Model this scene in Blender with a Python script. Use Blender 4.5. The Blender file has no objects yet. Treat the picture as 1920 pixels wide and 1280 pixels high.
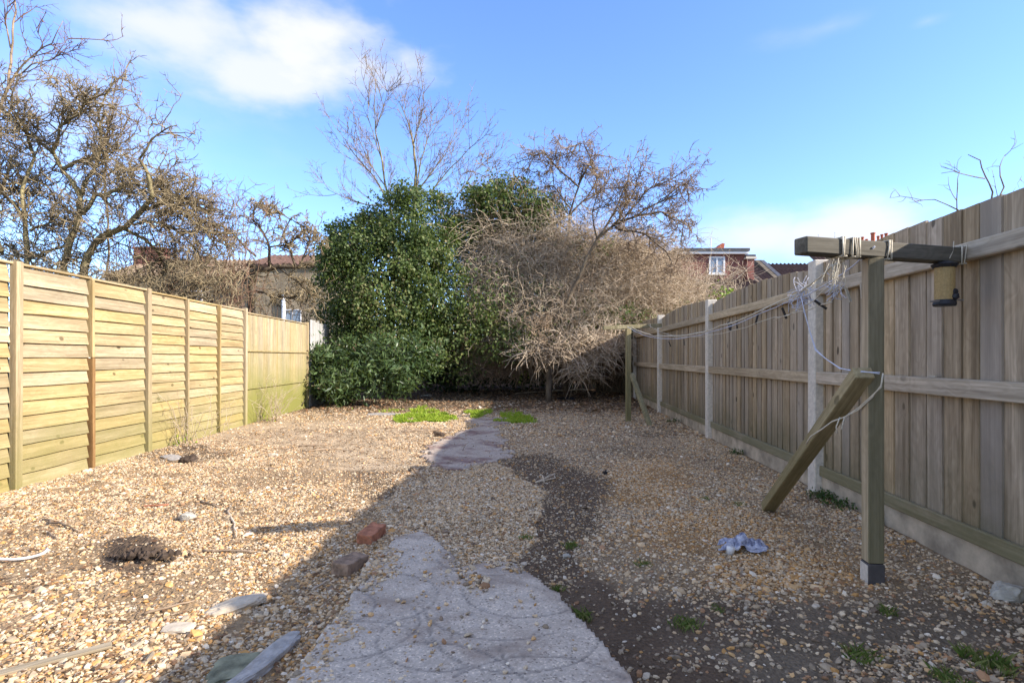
import bpy, math, random
import numpy as np
R = math.radians
scene = bpy.context.scene
COL = scene.collection
CH = 1.15            # eye height above the ground
F = 1040.0           # focal length in photograph pixels
HY = 670.0           # horizon row in the photograph

# ------------------------------------------------------------------ camera
cam_d = bpy.data.cameras.new('camera'); cam = bpy.data.objects.new('camera', cam_d); COL.objects.link(cam)
cam.location = (0, 0, CH); cam.rotation_euler = (R(90), 0, 0)
cam_d.lens = 36*F/1920; cam_d.sensor_width = 36; cam_d.shift_y = (HY-640)/1920
cam_d.clip_start = .05; cam_d.clip_end = 2000
scene.camera = cam

# ------------------------------------------------------------------ light
SUN = np.array([3.57, -1.08, 1.94]); SUN /= np.linalg.norm(SUN)
SUN_EL = math.asin(SUN[2]); SUN_ROT = math.atan2(SUN[0], SUN[1])
SKY_STRENGTH = .14
sd = bpy.data.lights.new('sun', 'SUN'); sd.energy = 2.75; sd.angle = R(.55); sd.color = (1, .93, .85)
so = bpy.data.objects.new('sun', sd); COL.objects.link(so)
from mathutils import Vector, Euler, Matrix
so.rotation_euler = Vector(SUN).to_track_quat('Z', 'Y').to_euler(); so.location = (20, -8, 12)
vs = scene.view_settings
scene.display_settings.display_device = 'sRGB'
vs.view_transform = 'Standard'; vs.look = 'None'; vs.gamma = 1; vs.use_curve_mapping = False
vs.exposure = 1.7

world = bpy.data.worlds.new('World'); scene.world = world; world.use_nodes = True
def build_world():
    nt = world.node_tree; N = nt.nodes; L = nt.links; N.clear()
    def n(t, **k):
        a = N.new(t)
        for q, v in k.items(): setattr(a, q, v)
        return a
    def m(op, a, b=None, c=None):
        q = n('ShaderNodeMath', operation=op)
        for i, v in enumerate((a, b, c)):
            if v is None: continue
            if isinstance(v, (int, float)): q.inputs[i].default_value = v
            else: L.new(v, q.inputs[i])
        return q.outputs[0]
    out = n('ShaderNodeOutputWorld'); bg = n('ShaderNodeBackground'); L.new(bg.outputs[0], out.inputs[0])
    bg.inputs[1].default_value = SKY_STRENGTH
    sky = n('ShaderNodeTexSky', sky_type='NISHITA'); sky.sun_disc = False
    sky.sun_elevation = SUN_EL; sky.sun_rotation = SUN_ROT
    sky.air_density = 1.0; sky.dust_density = .1; sky.ozone_density = 2.2
    tint = n('ShaderNodeMix', data_type='RGBA', blend_type='MULTIPLY'); tint.inputs[0].default_value = 1
    L.new(sky.outputs[0], tint.inputs[6]); tint.inputs[7].default_value = (.56, .655, .90, 1)
    tc = n('ShaderNodeTexCoord'); sp = n('ShaderNodeSeparateXYZ'); L.new(tc.outputs['Generated'], sp.inputs[0])
    X, Y, Z = sp.outputs
    az = m('ARCTAN2', X, Y); el = m('ARCSINE', Z)
    cx = n('ShaderNodeCombineXYZ'); L.new(az, cx.inputs[0]); L.new(el, cx.inputs[1])
    mp = n('ShaderNodeMapping'); mp.inputs['Scale'].default_value = (3.2, 6.5, 1); L.new(cx.outputs[0], mp.inputs[0])
    nz = n('ShaderNodeTexNoise'); nz.inputs['Scale'].default_value = 1.3; nz.inputs['Detail'].default_value = 7
    nz.inputs['Roughness'].default_value = .52; L.new(mp.outputs[0], nz.inputs['Vector'])
    def blob(px, py, rx, ry, lo, hi, gain):
        x, z = (px-960)/F, (HY-py)/F
        a0 = math.atan2(x, 1); e0 = math.asin(z/math.sqrt(1+x*x+z*z))
        wa = rx/F*.8; we = ry/F*.8
        dx = m('DIVIDE', m('SUBTRACT', az, a0), wa); dy = m('DIVIDE', m('SUBTRACT', el, e0), we)
        d = m('SQRT', m('ADD', m('MULTIPLY', dx, dx), m('MULTIPLY', dy, dy)))
        v = m('ADD', m('SUBTRACT', 1, d), m('MULTIPLY', m('SUBTRACT', nz.outputs[0], .5), 3.0))
        mr = n('ShaderNodeMapRange', interpolation_type='SMOOTHSTEP'); L.new(v, mr.inputs[0])
        mr.inputs[1].default_value = lo; mr.inputs[2].default_value = hi; mr.inputs[4].default_value = gain
        return mr.outputs[0]
    bl = [blob(330, 60, 260, 110, -.15, 1.0, .85), blob(600, 70, 250, 110, -.15, .9, .95), blob(470, 130, 190, 70, -.1, .9, .85),
          blob(150, 210, 300, 150, -.2, 1.6, .5),
          blob(1400, 440, 240, 60, -.2, 1.2, .85), blob(1620, 425, 220, 70, -.2, 1.0, .9), blob(1560, 50, 150, 30, 0, 1.6, .3), blob(1740, 40, 70, 22, 0, 1.4, .4)]
    c = bl[0]
    for b in bl[1:]: c = m('MAXIMUM', c, b)
    # unseen cloud added outside the view, to lift and whiten the shade
    mr = n('ShaderNodeMapRange', interpolation_type='SMOOTHSTEP'); L.new(nz.outputs[0], mr.inputs[0])
    mr.inputs[1].default_value = .40; mr.inputs[2].default_value = .60; mr.inputs[4].default_value = .9
    d0 = m('SUBTRACT', az, .15); e0 = m('SUBTRACT', el, .35)
    away = m('SQRT', m('ADD', m('POWER', m('DIVIDE', m('ABSOLUTE', d0), .95), 2), m('POWER', m('DIVIDE', m('ABSOLUTE', e0), .6), 2)))
    aw = n('ShaderNodeMapRange', interpolation_type='SMOOTHSTEP'); L.new(away, aw.inputs[0]); aw.inputs[1].default_value = .85; aw.inputs[2].default_value = 1.6
    c = m('MAXIMUM', c, m('MULTIPLY', mr.outputs[0], aw.outputs[0]))
    mx = n('ShaderNodeMix', data_type='RGBA'); L.new(c, mx.inputs[0]); L.new(tint.outputs[2], mx.inputs[6])
    mx.inputs[7].default_value = CLOUD
    L.new(mx.outputs[2], bg.inputs[0])
CLOUD = (2.25, 2.28, 2.36, 1)
build_world()

rng = random.Random(7)
nr = np.random.default_rng(11)

# ------------------------------------------------------------------ helpers
def W(px, py, Z): return ((px-960)/F*Z, Z, CH+(HY-py)/F*Z)
def G(px, py):
    Z = CH*F/(py-HY); return ((px-960)/F*Z, Z, 0.0)
def tag(o, label=None, cat=None, group=None, kind=None):
    if label: o['label'] = label
    if cat: o['category'] = cat
    if group: o['group'] = group
    if kind: o['kind'] = kind
    return o
def empty(name, loc, label, cat, group=None, rz=0):
    o = bpy.data.objects.new(name, None); COL.objects.link(o); o.location = loc; o.rotation_euler = (0, 0, rz)
    o.empty_display_size = .2
    return tag(o, label, cat, group)
def link(name, me, mat, parent=None, loc=None, rot=None):
    o = bpy.data.objects.new(name, me); COL.objects.link(o)
    if mat and not me.materials: me.materials.append(mat)
    if parent: o.parent = parent
    if loc is not None: o.location = loc
    if rot is not None: o.rotation_euler = rot
    return o
def np_mesh(name, verts, faces, smooth=False, attrs=None):
    verts = np.asarray(verts, dtype=np.float32); faces = np.asarray(faces, dtype=np.int32)
    me = bpy.data.meshes.new(name); nv = len(verts); nf, k = faces.shape
    me.vertices.add(nv); me.vertices.foreach_set('co', verts.ravel())
    me.loops.add(nf*k); me.loops.foreach_set('vertex_index', faces.ravel())
    me.polygons.add(nf); me.polygons.foreach_set('loop_start', np.arange(nf, dtype=np.int32)*k)
    me.polygons.foreach_set('loop_total', np.full(nf, k, dtype=np.int32))
    if smooth: me.polygons.foreach_set('use_smooth', np.ones(nf, dtype=bool))
    me.update(calc_edges=True)
    for q, v in (attrs or {}).items():
        v = np.asarray(v, dtype=np.float32)
        if v.ndim == 1: a = me.attributes.new(q, 'FLOAT', 'POINT'); a.data.foreach_set('value', v)
        else:
            a = me.attributes.new(q, 'FLOAT_COLOR', 'POINT')
            a.data.foreach_set('color', np.concatenate([v, np.ones((nv, 1), np.float32)], 1).ravel())
    return me
class MB:
    def __init__(s): s.v = []; s.f = []
    def box(s, x0, x1, y0, y1, z0, z1, M=None):
        b = len(s.v); P = [(x, y, z) for z in (z0, z1) for y in (y0, y1) for x in (x0, x1)]
        if M: P = [tuple(M @ Vector(p)) for p in P]
        s.v += P
        for q in ((0,2,3,1), (4,5,7,6), (0,1,5,4), (2,6,7,3), (0,4,6,2), (1,3,7,5)): s.f.append([b+i for i in q])
        return s
    def prism(s, poly, a, b, axis='y'):       # poly in the other two axes
        n = len(poly); k = len(s.v)
        for t in (a, b):
            for p in poly: s.v.append({'y': (p[0], t, p[1]), 'z': (p[0], p[1], t), 'x': (t, p[0], p[1])}[axis])
        s.f.append([k+i for i in range(n)]); s.f.append([k+n+i for i in reversed(range(n))])
        for i in range(n):
            j = (i+1) % n; s.f.append([k+j, k+i, k+n+i, k+n+j])
        return s
    def tube(s, pts, rad, n=8, cap=True, jit=0):
        pts = [Vector(p) for p in pts]; k = len(s.v); m = len(pts)
        if not isinstance(rad, (list, tuple)): rad = [rad]*m
        u = None
        for i, p in enumerate(pts):
            d = (pts[min(i+1, m-1)]-pts[max(i-1, 0)]).normalized()
            if u is None: u = d.orthogonal().normalized()
            u = (u-d*u.dot(d)).normalized(); w = d.cross(u)
            for j in range(n):
                a = 2*math.pi*j/n; rr = rad[i]*(1+rng.uniform(-jit, jit))
                s.v.append(tuple(p+(u*math.cos(a)+w*math.sin(a))*rr))
        for i in range(m-1):
            for j in range(n):
                a = k+i*n+j; b = k+i*n+(j+1) % n; s.f.append([a, b, b+n, a+n])
        if cap:
            s.f.append([k+j for j in reversed(range(n))]); s.f.append([k+(m-1)*n+j for j in range(n)])
        return s
    def mesh(s, name, smooth=False, bevel=0):
        me = bpy.data.meshes.new(name); me.from_pydata(s.v, [], s.f)
        if bevel:
            import bmesh
            bm = bmesh.new(); bm.from_mesh(me)
            bmesh.ops.bevel(bm, geom=[e for e in bm.edges], offset=bevel, segments=1, affect='EDGES'); bm.to_mesh(me); bm.free()
        if smooth: me.polygons.foreach_set('use_smooth', [True]*len(me.polygons))
        me.update(); return me
    def build(s, name, mat, parent=None, loc=None, rot=None, smooth=False, bevel=0):
        return link(name, s.mesh(name, smooth, bevel), mat, parent, loc, rot)

_lat = nr.random((64, 64, 64)).astype(np.float32)
def vn(x, y, z=0):
    x, y, z = np.broadcast_arrays(np.asarray(x, float), np.asarray(y, float), np.asarray(z, float))
    xi, yi, zi = [np.floor(a).astype(int) for a in (x, y, z)]
    fx, fy, fz = x-xi, y-yi, z-zi
    fx, fy, fz = [t*t*(3-2*t) for t in (fx, fy, fz)]
    r = 0
    for a in (0, 1):
        for b in (0, 1):
            for c in (0, 1):
                w = (fx if a else 1-fx)*(fy if b else 1-fy)*(fz if c else 1-fz)
                r = r+w*_lat[(xi+a) % 64, (yi+b) % 64, (zi+c) % 64]
    return r
def fbm(x, y, z=0, o=4):
    r = 0; a = 1; t = 0
    for i in range(o):
        r = r+a*vn(np.asarray(x)*2**i+17.3*i, np.asarray(y)*2**i+5.1*i, np.asarray(z)*2**i); t += a; a *= .5
    return r/t

# ------------------------------------------------------------------ materials
def mat(name, rough=.85, spec=.3):
    m = bpy.data.materials.new(name); m.use_nodes = True; nt = m.node_tree
    b = nt.nodes['Principled BSDF']; b.inputs['Roughness'].default_value = rough
    b.inputs['Specular IOR Level'].default_value = spec
    return m, nt, b
class NT:
    def __init__(s, nt): s.N = nt.nodes; s.L = nt.links
    def n(s, t, **k):
        a = s.N.new(t)
        for q, v in k.items(): setattr(a, q, v)
        return a
    def setin(s, sock, v):
        if v is None: return
        if hasattr(v, 'links') or hasattr(v, 'is_output'): s.L.new(v, sock)
        else: sock.default_value = v
    def m(s, op, a, b=None, c=None, clamp=False):
        q = s.n('ShaderNodeMath', operation=op, use_clamp=clamp)
        for i, v in enumerate((a, b, c)): s.setin(q.inputs[i], v)
        return q.outputs[0]
    def vm(s, op, a, b=None):
        q = s.n('ShaderNodeVectorMath', operation=op); s.setin(q.inputs[0], a); s.setin(q.inputs[1], b); return q.outputs[0]
    def noise(s, vec, scale, det=4, rough=.55, dist=0, out=0):
        q = s.n('ShaderNodeTexNoise'); s.L.new(vec, q.inputs['Vector']); q.inputs['Scale'].default_value = scale
        q.inputs['Detail'].default_value = det; q.inputs['Roughness'].default_value = rough; q.inputs['Distortion'].default_value = dist
        return q.outputs[out]
    def mapping(s, vec, scale=(1, 1, 1), loc=(0, 0, 0)):
        q = s.n('ShaderNodeMapping'); s.L.new(vec, q.inputs[0]); q.inputs['Scale'].default_value = scale; q.inputs['Location'].default_value = loc
        return q.outputs[0]
    def ramp(s, f, stops, interp='LINEAR'):
        q = s.n('ShaderNodeValToRGB'); s.L.new(f, q.inputs[0]); cr = q.color_ramp; cr.interpolation = interp
        while len(cr.elements) < len(stops): cr.elements.new(.5)
        for e, (p, c) in zip(cr.elements, stops):
            e.position = p; e.color = (*c, 1) if len(c) == 3 else c
        return q.outputs[0]
    def mix(s, f, a, b, blend='MIX'):
        q = s.n('ShaderNodeMix', data_type='RGBA', blend_type=blend); s.setin(q.inputs[0], f)
        for i, v in ((6, a), (7, b)):
            if isinstance(v, tuple): v = (*v[:3], 1)
            s.setin(q.inputs[i], v)
        return q.outputs[2]
    def mr(s, v, a, b, c=0, d=1):
        q = s.n('ShaderNodeMapRange', interpolation_type='SMOOTHSTEP'); s.L.new(v, q.inputs[0])
        for i, t in enumerate((a, b, c, d)): q.inputs[i+1].default_value = t
        return q.outputs[0]
    def bump(s, b, h, strength=.3, dist=.01):
        q = s.n('ShaderNodeBump'); q.inputs['Strength'].default_value = strength; q.inputs['Distance'].default_value = dist
        s.L.new(h, q.inputs['Height']); s.L.new(q.outputs[0], b.inputs['Normal'])

def wood(name, dark, light, axis, alg=None, alg_lo=0, alg_hi=.8, alg_amt=.6, var=.25, tintb=None, knots=.8, rough=.85, streak=.5):
    """weathered softwood; grain along `axis` of the object's own space, algae low down as a stain"""
    m, nt, b = mat(name, rough, .25); t = NT(nt)
    tc = t.n('ShaderNodeTexCoord'); oi = t.n('ShaderNodeObjectInfo')
    rnd = oi.outputs['Random']
    off = t.n('ShaderNodeCombineXYZ')
    for i, k in enumerate((37, 71, 53)): t.L.new(t.m('MULTIPLY', rnd, k), off.inputs[i])
    v = t.vm('ADD', tc.outputs['Object'], off.outputs[0])
    i = 'xyz'.index(axis)
    s1 = [1, 1, 1]; s1[i] = .30
    # knots
    vo = t.n('ShaderNodeTexVoronoi', feature='F1'); sc = [7, 7, 7]; sc[i] = 4.2
    wob = t.vm('ADD', v, t.vm('SCALE', t.noise(v, 3, 2, out=1)))
    wob.node.inputs[1].links[0].from_node.inputs['Scale'].default_value = .06
    t.L.new(t.mapping(wob, tuple(sc)), vo.inputs['Vector']); vo.inputs['Scale'].default_value = 1
    kn = vo.outputs['Distance']
    sepc = t.n('ShaderNodeSeparateColor'); t.L.new(vo.outputs['Color'], sepc.inputs[0])
    kill = t.m('GREATER_THAN', sepc.outputs[0], .6)
    pull = t.m('MULTIPLY', t.mr(kn, 0, .55, 1, 0), kill)
    # grain
    g0 = t.mapping(v, tuple(a*1.0 for a in s1))
    base = t.noise(g0, 9, 3, .5, .6)
    rings = t.m('SINE', t.m('ADD', t.m('MULTIPLY', base, 42), t.m('MULTIPLY', pull, 9)))
    s2 = [90, 90, 90]; s2[i] = 2.2
    fine = t.noise(t.mapping(v, tuple(s2)), 1, 3, .6)
    g = t.m('ADD', t.m('MULTIPLY', rings, .07), t.m('ADD', t.m('MULTIPLY', fine, .75), .12))
    col = t.ramp(g, [(.2, dark), (.75, light)])
    knot = t.m('MULTIPLY', t.mr(kn, .10, .17, 1, 0), kill)
    col = t.mix(t.m('MULTIPLY', knot, knots), col, tuple(c*.28 for c in dark))
    s3 = [6, 6, 6]; s3[i] = .7
    st = t.noise(t.mapping(v, tuple(s3)), 1, 4, .6)
    col = t.mix(t.mr(st, .35, .72, 0, streak), col, tuple(c*.62 for c in dark))
    s4 = [34, 34, 34]; s4[i] = 1.1
    col = t.mix(1, col, t.ramp(t.noise(t.mapping(v, tuple(s4)), 1, 5, .7), [(.34, (.74, .72, .70)), (.62, (1.13, 1.13, 1.13))]), 'MULTIPLY')
    hv = t.n('ShaderNodeHueSaturation'); t.L.new(col, hv.inputs['Color'])
    t.L.new(t.m('ADD', t.m('MULTIPLY', rnd, var), 1-var/2), hv.inputs['Value'])
    r2 = t.m('FRACT', t.m('MULTIPLY', rnd, 7.13))
    t.L.new(t.m('ADD', t.m('MULTIPLY', r2, .3), .85), hv.inputs['Saturation'])
    col = hv.outputs[0]
    if tintb:
        col = t.mix(t.m('MULTIPLY', t.mr(t.m('FRACT', t.m('MULTIPLY', rnd, 13.7)), .5, 1), .55), col, tintb)
    if alg:
        ge = t.n('ShaderNodeNewGeometry'); sz = t.n('ShaderNodeSeparateXYZ'); t.L.new(ge.outputs['Position'], sz.inputs[0])
        pn = t.noise(t.mapping(ge.outputs['Position'], (3, 1.2, 1.6)), 1, 6, .68)
        h = t.m('ADD', sz.outputs[2], t.m('MULTIPLY', t.m('SUBTRACT', pn, .5), 1.6))
        col = t.mix(t.mr(h, alg_lo, alg_hi, alg_amt, 0), col, alg)
    t.L.new(col, b.inputs['Base Color'])
    t.bump(b, t.m('SUBTRACT', g, t.m('MULTIPLY', knot, .6)), .35, .004)
    return m
def plain(name, c, rough=.8, var=.15, scale=20, spec=.3, metal=0, bump=.2):
    m, nt, b = mat(name, rough, spec); t = NT(nt); b.inputs['Metallic'].default_value = metal
    tc = t.n('ShaderNodeTexCoord'); nz = t.noise(tc.outputs['Object'], scale, 6, .62)
    t.L.new(t.ramp(nz, [(.3, tuple(x*(1-var*1.6) for x in c)), (.7, tuple(min(1, x*(1+var)) for x in c))]), b.inputs['Base Color'])
    if bump: t.bump(b, nz, bump, .006)
    return m
def leafmat(name, cols, rough=.55, trans=.25, spec=.3):
    m, nt, b = mat(name, rough, spec); t = NT(nt)
    a = t.n('ShaderNodeAttribute', attribute_name='tint')
    c = t.ramp(a.outputs['Fac'], [(i/(len(cols)-1), q) for i, q in enumerate(cols)])
    t.L.new(c, b.inputs['Base Color'])
    tr = t.n('ShaderNodeBsdfTranslucent'); t.L.new(t.mix(.5, c, (.25, .35, .03)), tr.inputs[0])
    mx = t.n('ShaderNodeMixShader'); mx.inputs[0].default_value = trans
    t.L.new(b.outputs[0], mx.inputs[1]); t.L.new(tr.outputs[0], mx.inputs[2])
    t.L.new(mx.outputs[0], t.N['Material Output'].inputs[0])
    return m
def barkmat(name, a, b_):
    m, nt, b = mat(name, .9, .2); t = NT(nt)
    ge = t.n('ShaderNodeNewGeometry'); nz = t.noise(t.mapping(ge.outputs['Position'], (1, 1, .6)), 4.5, 6, .7)
    t.L.new(t.ramp(nz, [(.35, a), (.66, b_)]), b.inputs['Base Color'])
    t.bump(b, t.noise(t.mapping(ge.outputs['Position'], (1, 1, .25)), 40, 4, .6), .5, .01)
    return m
def brickmat(name, c1, c2, mort, sc=1):
    m, nt, b = mat(name, .9, .2); t = NT(nt)
    tc = t.n('ShaderNodeTexCoord'); sp = t.n('ShaderNodeSeparateXYZ'); t.L.new(tc.outputs['Object'], sp.inputs[0])
    cb = t.n('ShaderNodeCombineXYZ'); t.L.new(t.m('ADD', sp.outputs[0], sp.outputs[1]), cb.inputs[0]); t.L.new(sp.outputs[2], cb.inputs[1])
    br = t.n('ShaderNodeTexBrick'); t.L.new(cb.outputs[0], br.inputs[0])
    br.inputs['Scale'].default_value = 1; br.inputs['Brick Width'].default_value = .225*sc; br.inputs['Row Height'].default_value = .075*sc
    br.inputs['Mortar Size'].default_value = .008*sc; br.inputs['Color1'].default_value = (*c1, 1); br.inputs['Color2'].default_value = (*c2, 1)
    br.inputs['Mortar'].default_value = (*mort, 1)
    nz = t.noise(tc.outputs['Object'], 1.3, 6, .7)
    t.L.new(t.mix(1, br.outputs[0], t.ramp(nz, [(.3, (.55, .55, .55)), (.7, (1.1, 1.1, 1.1))]), 'MULTIPLY'), b.inputs['Base Color'])
    t.bump(b, br.outputs['Fac'], -.3, .01)
    return m

M = {}
M['lap'] = wood('lap_wood', (.35, .25, .12), (.58, .45, .25), 'x', alg=(.22, .20, .06), alg_lo=-.55, alg_hi=1.3, alg_amt=.85, var=.26, knots=.85, streak=.6)
M['lap_post'] = wood('lap_post_wood', (.33, .24, .12), (.52, .40, .23), 'z', alg=(.22, .20, .06), alg_lo=-.5, alg_hi=1.3, alg_amt=.8, knots=.3)
M['lap_orange'] = wood('stained_batten_wood', (.25, .12, .03), (.42, .24, .08), 'z', knots=.3)
M['far_close'] = wood('algae_board_wood', (.32, .25, .13), (.55, .44, .27), 'z', alg=(.20, .195, .045), alg_lo=.1, alg_hi=1.6, alg_amt=.95, var=.15, knots=.3)
M['close'] = wood('weathered_board_wood', (.31, .23, .14), (.60, .475, .32), 'z', alg=(.12, .11, .05), alg_lo=-.3, alg_hi=.9, alg_amt=.75, var=.30, tintb=(.36, .31, .25), knots=.95, streak=.8)
M['rail'] = wood('rail_wood', (.36, .28, .18), (.62, .51, .36), 'x', alg=(.14, .135, .06), alg_lo=.1, alg_hi=.8, alg_amt=.75, var=.15, knots=.4)
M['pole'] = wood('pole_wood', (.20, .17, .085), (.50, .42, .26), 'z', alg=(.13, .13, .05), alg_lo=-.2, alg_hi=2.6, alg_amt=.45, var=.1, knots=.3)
M['pole_lit'] = wood('pole_wood', (.36, .27, .16), (.62, .49, .33), 'z', alg=(.24, .21, .09), alg_lo=-.2, alg_hi=2.0, alg_amt=.3, var=.1, knots=.3)  # lit copy of the near post's wood, brightness put into the colour
M['pole_shaded'] = wood('shaded_pole_wood', (.17, .14, .085), (.32, .265, .17), 'z', alg=(.14, .13, .055), alg_lo=-.2, alg_hi=2.6, alg_amt=.5, var=.1, knots=.6, streak=.7)  # shaded copy of the post wood, shade put into the colour
M['beam'] = wood('beam_wood', (.09, .078, .055), (.19, .17, .13), 'x', var=.1, knots=.2)
M['brace'] = wood('brace_wood', (.28, .21, .09), (.52, .41, .21), 'x', alg=(.13, .115, .035), alg_lo=-.2, alg_hi=1.6, alg_amt=.5, var=.1, knots=.6)
M['oldwood'] = wood('old_grey_wood', (.24, .19, .12), (.46, .38, .26), 'x', knots=.3)
M['greyboard'] = wood('grey_board_wood', (.30, .29, .26), (.56, .54, .50), 'z', knots=.3)
M['slot_shade'] = wood('slot_shade_wood', (.03, .025, .02), (.06, .05, .04), 'z')  # near black, standing for the shade inside the post slots
M['conc_post'] = plain('concrete_post', (.66, .59, .48), .9, .14, 30)
M['conc_board'] = plain('concrete_gravel_board', (.46, .38, .27), .95, .28, 6)
M['stone'] = plain('rough_stone', (.44, .40, .32), .95, .25, 14, bump=.6)
M['pale_stone'] = plain('pale_stone', (.55, .46, .34), .95, .15, 25, bump=.5)
M['mossy'] = plain('mossy_stone', (.25, .24, .15), .95, .45, 12, bump=.6)
M['kerb'] = plain('grey_kerb_concrete', (.40, .365, .32), .95, .22, 30, bump=.5)
M['brick_red'] = plain('red_brick_face', (.42, .17, .09), .95, .32, 24, bump=.6)
M['brick_brown'] = plain('brown_brick_face', (.30, .20, .13), .95, .35, 24, bump=.6)
M['soil'] = plain('damp_dark_soil', (.075, .052, .036), .95, .4, 30, bump=.8)
M['rope'] = plain('frayed_rope', (.62, .55, .42), .9, .15, 60)
M['rope_blue'] = plain('pale_plastic_twine', (.60, .60, .66), .6, .12, 60)
M['peg'] = plain('dark_peg', (.05, .042, .035), .7)
M['peg_pale'] = plain('pale_peg', (.50, .44, .34), .7)
M['cloth'] = plain('blue_grey_cloth', (.24, .26, .42), .9, .45, 38)
M['white'] = plain('white_plastic', (.72, .70, .66), .5, .06)
M['seed'] = plain('seed_filling', (.42, .29, .12), .6, .15, 90)
M['blackp'] = plain('black_plastic', (.03, .03, .034), .4, .2)
M['bluep'] = plain('blue_green_plastic', (.05, .10, .10), .45, .2)
M['metal'] = plain('dull_metal', (.35, .34, .33), .4, .1, metal=.8)
M['bark_l'] = barkmat('lichen_bark', (.13, .095, .055), (.38, .32, .16))
M['bark_d'] = barkmat('dark_bark', (.07, .05, .035), (.19, .15, .10))
M['twig_d'] = barkmat('shaded_stems', (.05, .038, .028), (.13, .10, .07))  # stems under the thicket, with the shade put into their colour
M['twig_l'] = barkmat('grey_brown_twigs', (.12, .085, .05), (.42, .33, .19))
M['twig_r'] = barkmat('reddish_twigs', (.15, .08, .05), (.36, .23, .15))
M['twig_t'] = barkmat('tan_bramble', (.36, .27, .18), (.72, .59, .43))
M['twig_b'] = barkmat('brown_twigs', (.17, .118, .075), (.42, .31, .205))
M['ivy'] = leafmat('ivy_leaf', [(.022, .038, .012), (.046, .078, .02), (.09, .13, .03), (.17, .20, .06), (.26, .21, .10)])
M['ivydark'] = leafmat('shaded_ivy_leaf', [(.012, .03, .012), (.03, .06, .02)])  # darker copy of the ivy leaf, shade put into the colour
M['laurel'] = leafmat('laurel_leaf', [(.03, .055, .02), (.06, .10, .035), (.11, .16, .06), (.20, .25, .12)], rough=.35)
M['yleaf'] = leafmat('yellow_green_leaf', [(.13, .20, .02), (.30, .38, .05)])
M['grass'] = leafmat('grass_blade', [(.14, .24, .02), (.28, .42, .03), (.48, .55, .07)], rough=.6, trans=.35)
M['tuft'] = leafmat('tuft_blade', [(.07, .115, .025), (.13, .19, .04), (.28, .26, .10)], rough=.6, trans=.3)
M['weed'] = leafmat('dark_weed', [(.03, .06, .02), (.07, .13, .03)], rough=.6)
M['litter'] = leafmat('dead_leaf', [(.10, .05, .025), (.26, .14, .07), (.40, .27, .15)], rough=.8, trans=.1)
M['yel_brick'] = brickmat('yellow_stock_brick', (.40, .31, .19), (.27, .20, .12), (.36, .32, .26))
M['red_brick'] = brickmat('red_house_brick', (.34, .10, .07), (.24, .075, .06), (.33, .26, .22))
M['pot'] = plain('terracotta', (.46, .13, .07), .85, .15, 8)
M['tile'] = plain('brown_roof_tile', (.13, .075, .055), .85, .3, 5)
M['tile_pale'] = plain('weathered_roof_tile', (.26, .19, .13), .9, .3, 3)
M['slate'] = plain('dark_slate', (.085, .085, .095), .6, .3, 3)
M['render'] = plain('darkened_wall_face', (.15, .12, .085), .95, .35, 2)  # darkened for shade on the end wall, which is brick, not rendered; party wall and a chimney share it
M['frame_white'] = plain('white_paint', (.75, .75, .75), .5, .04)
M['darkmetal'] = plain('dark_socket_metal', (.09, .08, .075), .7)
def glassmat():
    m, nt, b = mat('window_glass', .08, .5); b.inputs['Base Color'].default_value = (.22, .27, .33, 1)
    t = NT(nt); tc = t.n('ShaderNodeTexCoord'); t.bump(b, t.noise(tc.outputs['Object'], 1.5, 2), .1, .02)
    return m
M['glass'] = glassmat()

# ------------------------------------------------------------------ ground zones
def band(px, py, pts):
    """1 inside a soft band given by (x, y, rx, ry) stations in the ground's picture coordinates"""
    best = np.full(np.shape(px), 9.0)
    for (a, b) in zip(pts[:-1], pts[1:]):
        for s in np.linspace(0, 1, 7):
            x, y, rx, ry = [a[i]+(b[i]-a[i])*s for i in range(4)]
            best = np.minimum(best, np.sqrt(((px-x)/rx)**2+((py-y)/ry)**2))
    return best
def sstep(x, a, b):
    t = np.clip((x-a)/(b-a), 0, 1); return t*t*(3-2*t)
def ell(px, py, cx, cy, rx, ry): return np.sqrt(((px-cx)/rx)**2+((py-cy)/ry)**2)
PATH = [(-.80, 0.2), (-.78, 2.05), (-.76, 2.5), (-.80, 3.05), (-.74, 3.5), (-.60, 3.62), (-.44, 3.42), (-.28, 3.0), (-.12, 3.08), (.02, 3.06), (.10, 2.93), (.25, 2.6), (.44, 1.96), (.70, .2)]
def inpoly(x, y, poly):
    r = np.zeros(np.shape(x), bool); n = len(poly)
    for i in range(n):
        x0, y0 = poly[i]; x1, y1 = poly[(i+1) % n]
        c = ((y0 > y) != (y1 > y)) & (x < (x1-x0)*(y-y0)/(y1-y0+1e-12)+x0); r ^= c
    return r
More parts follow.
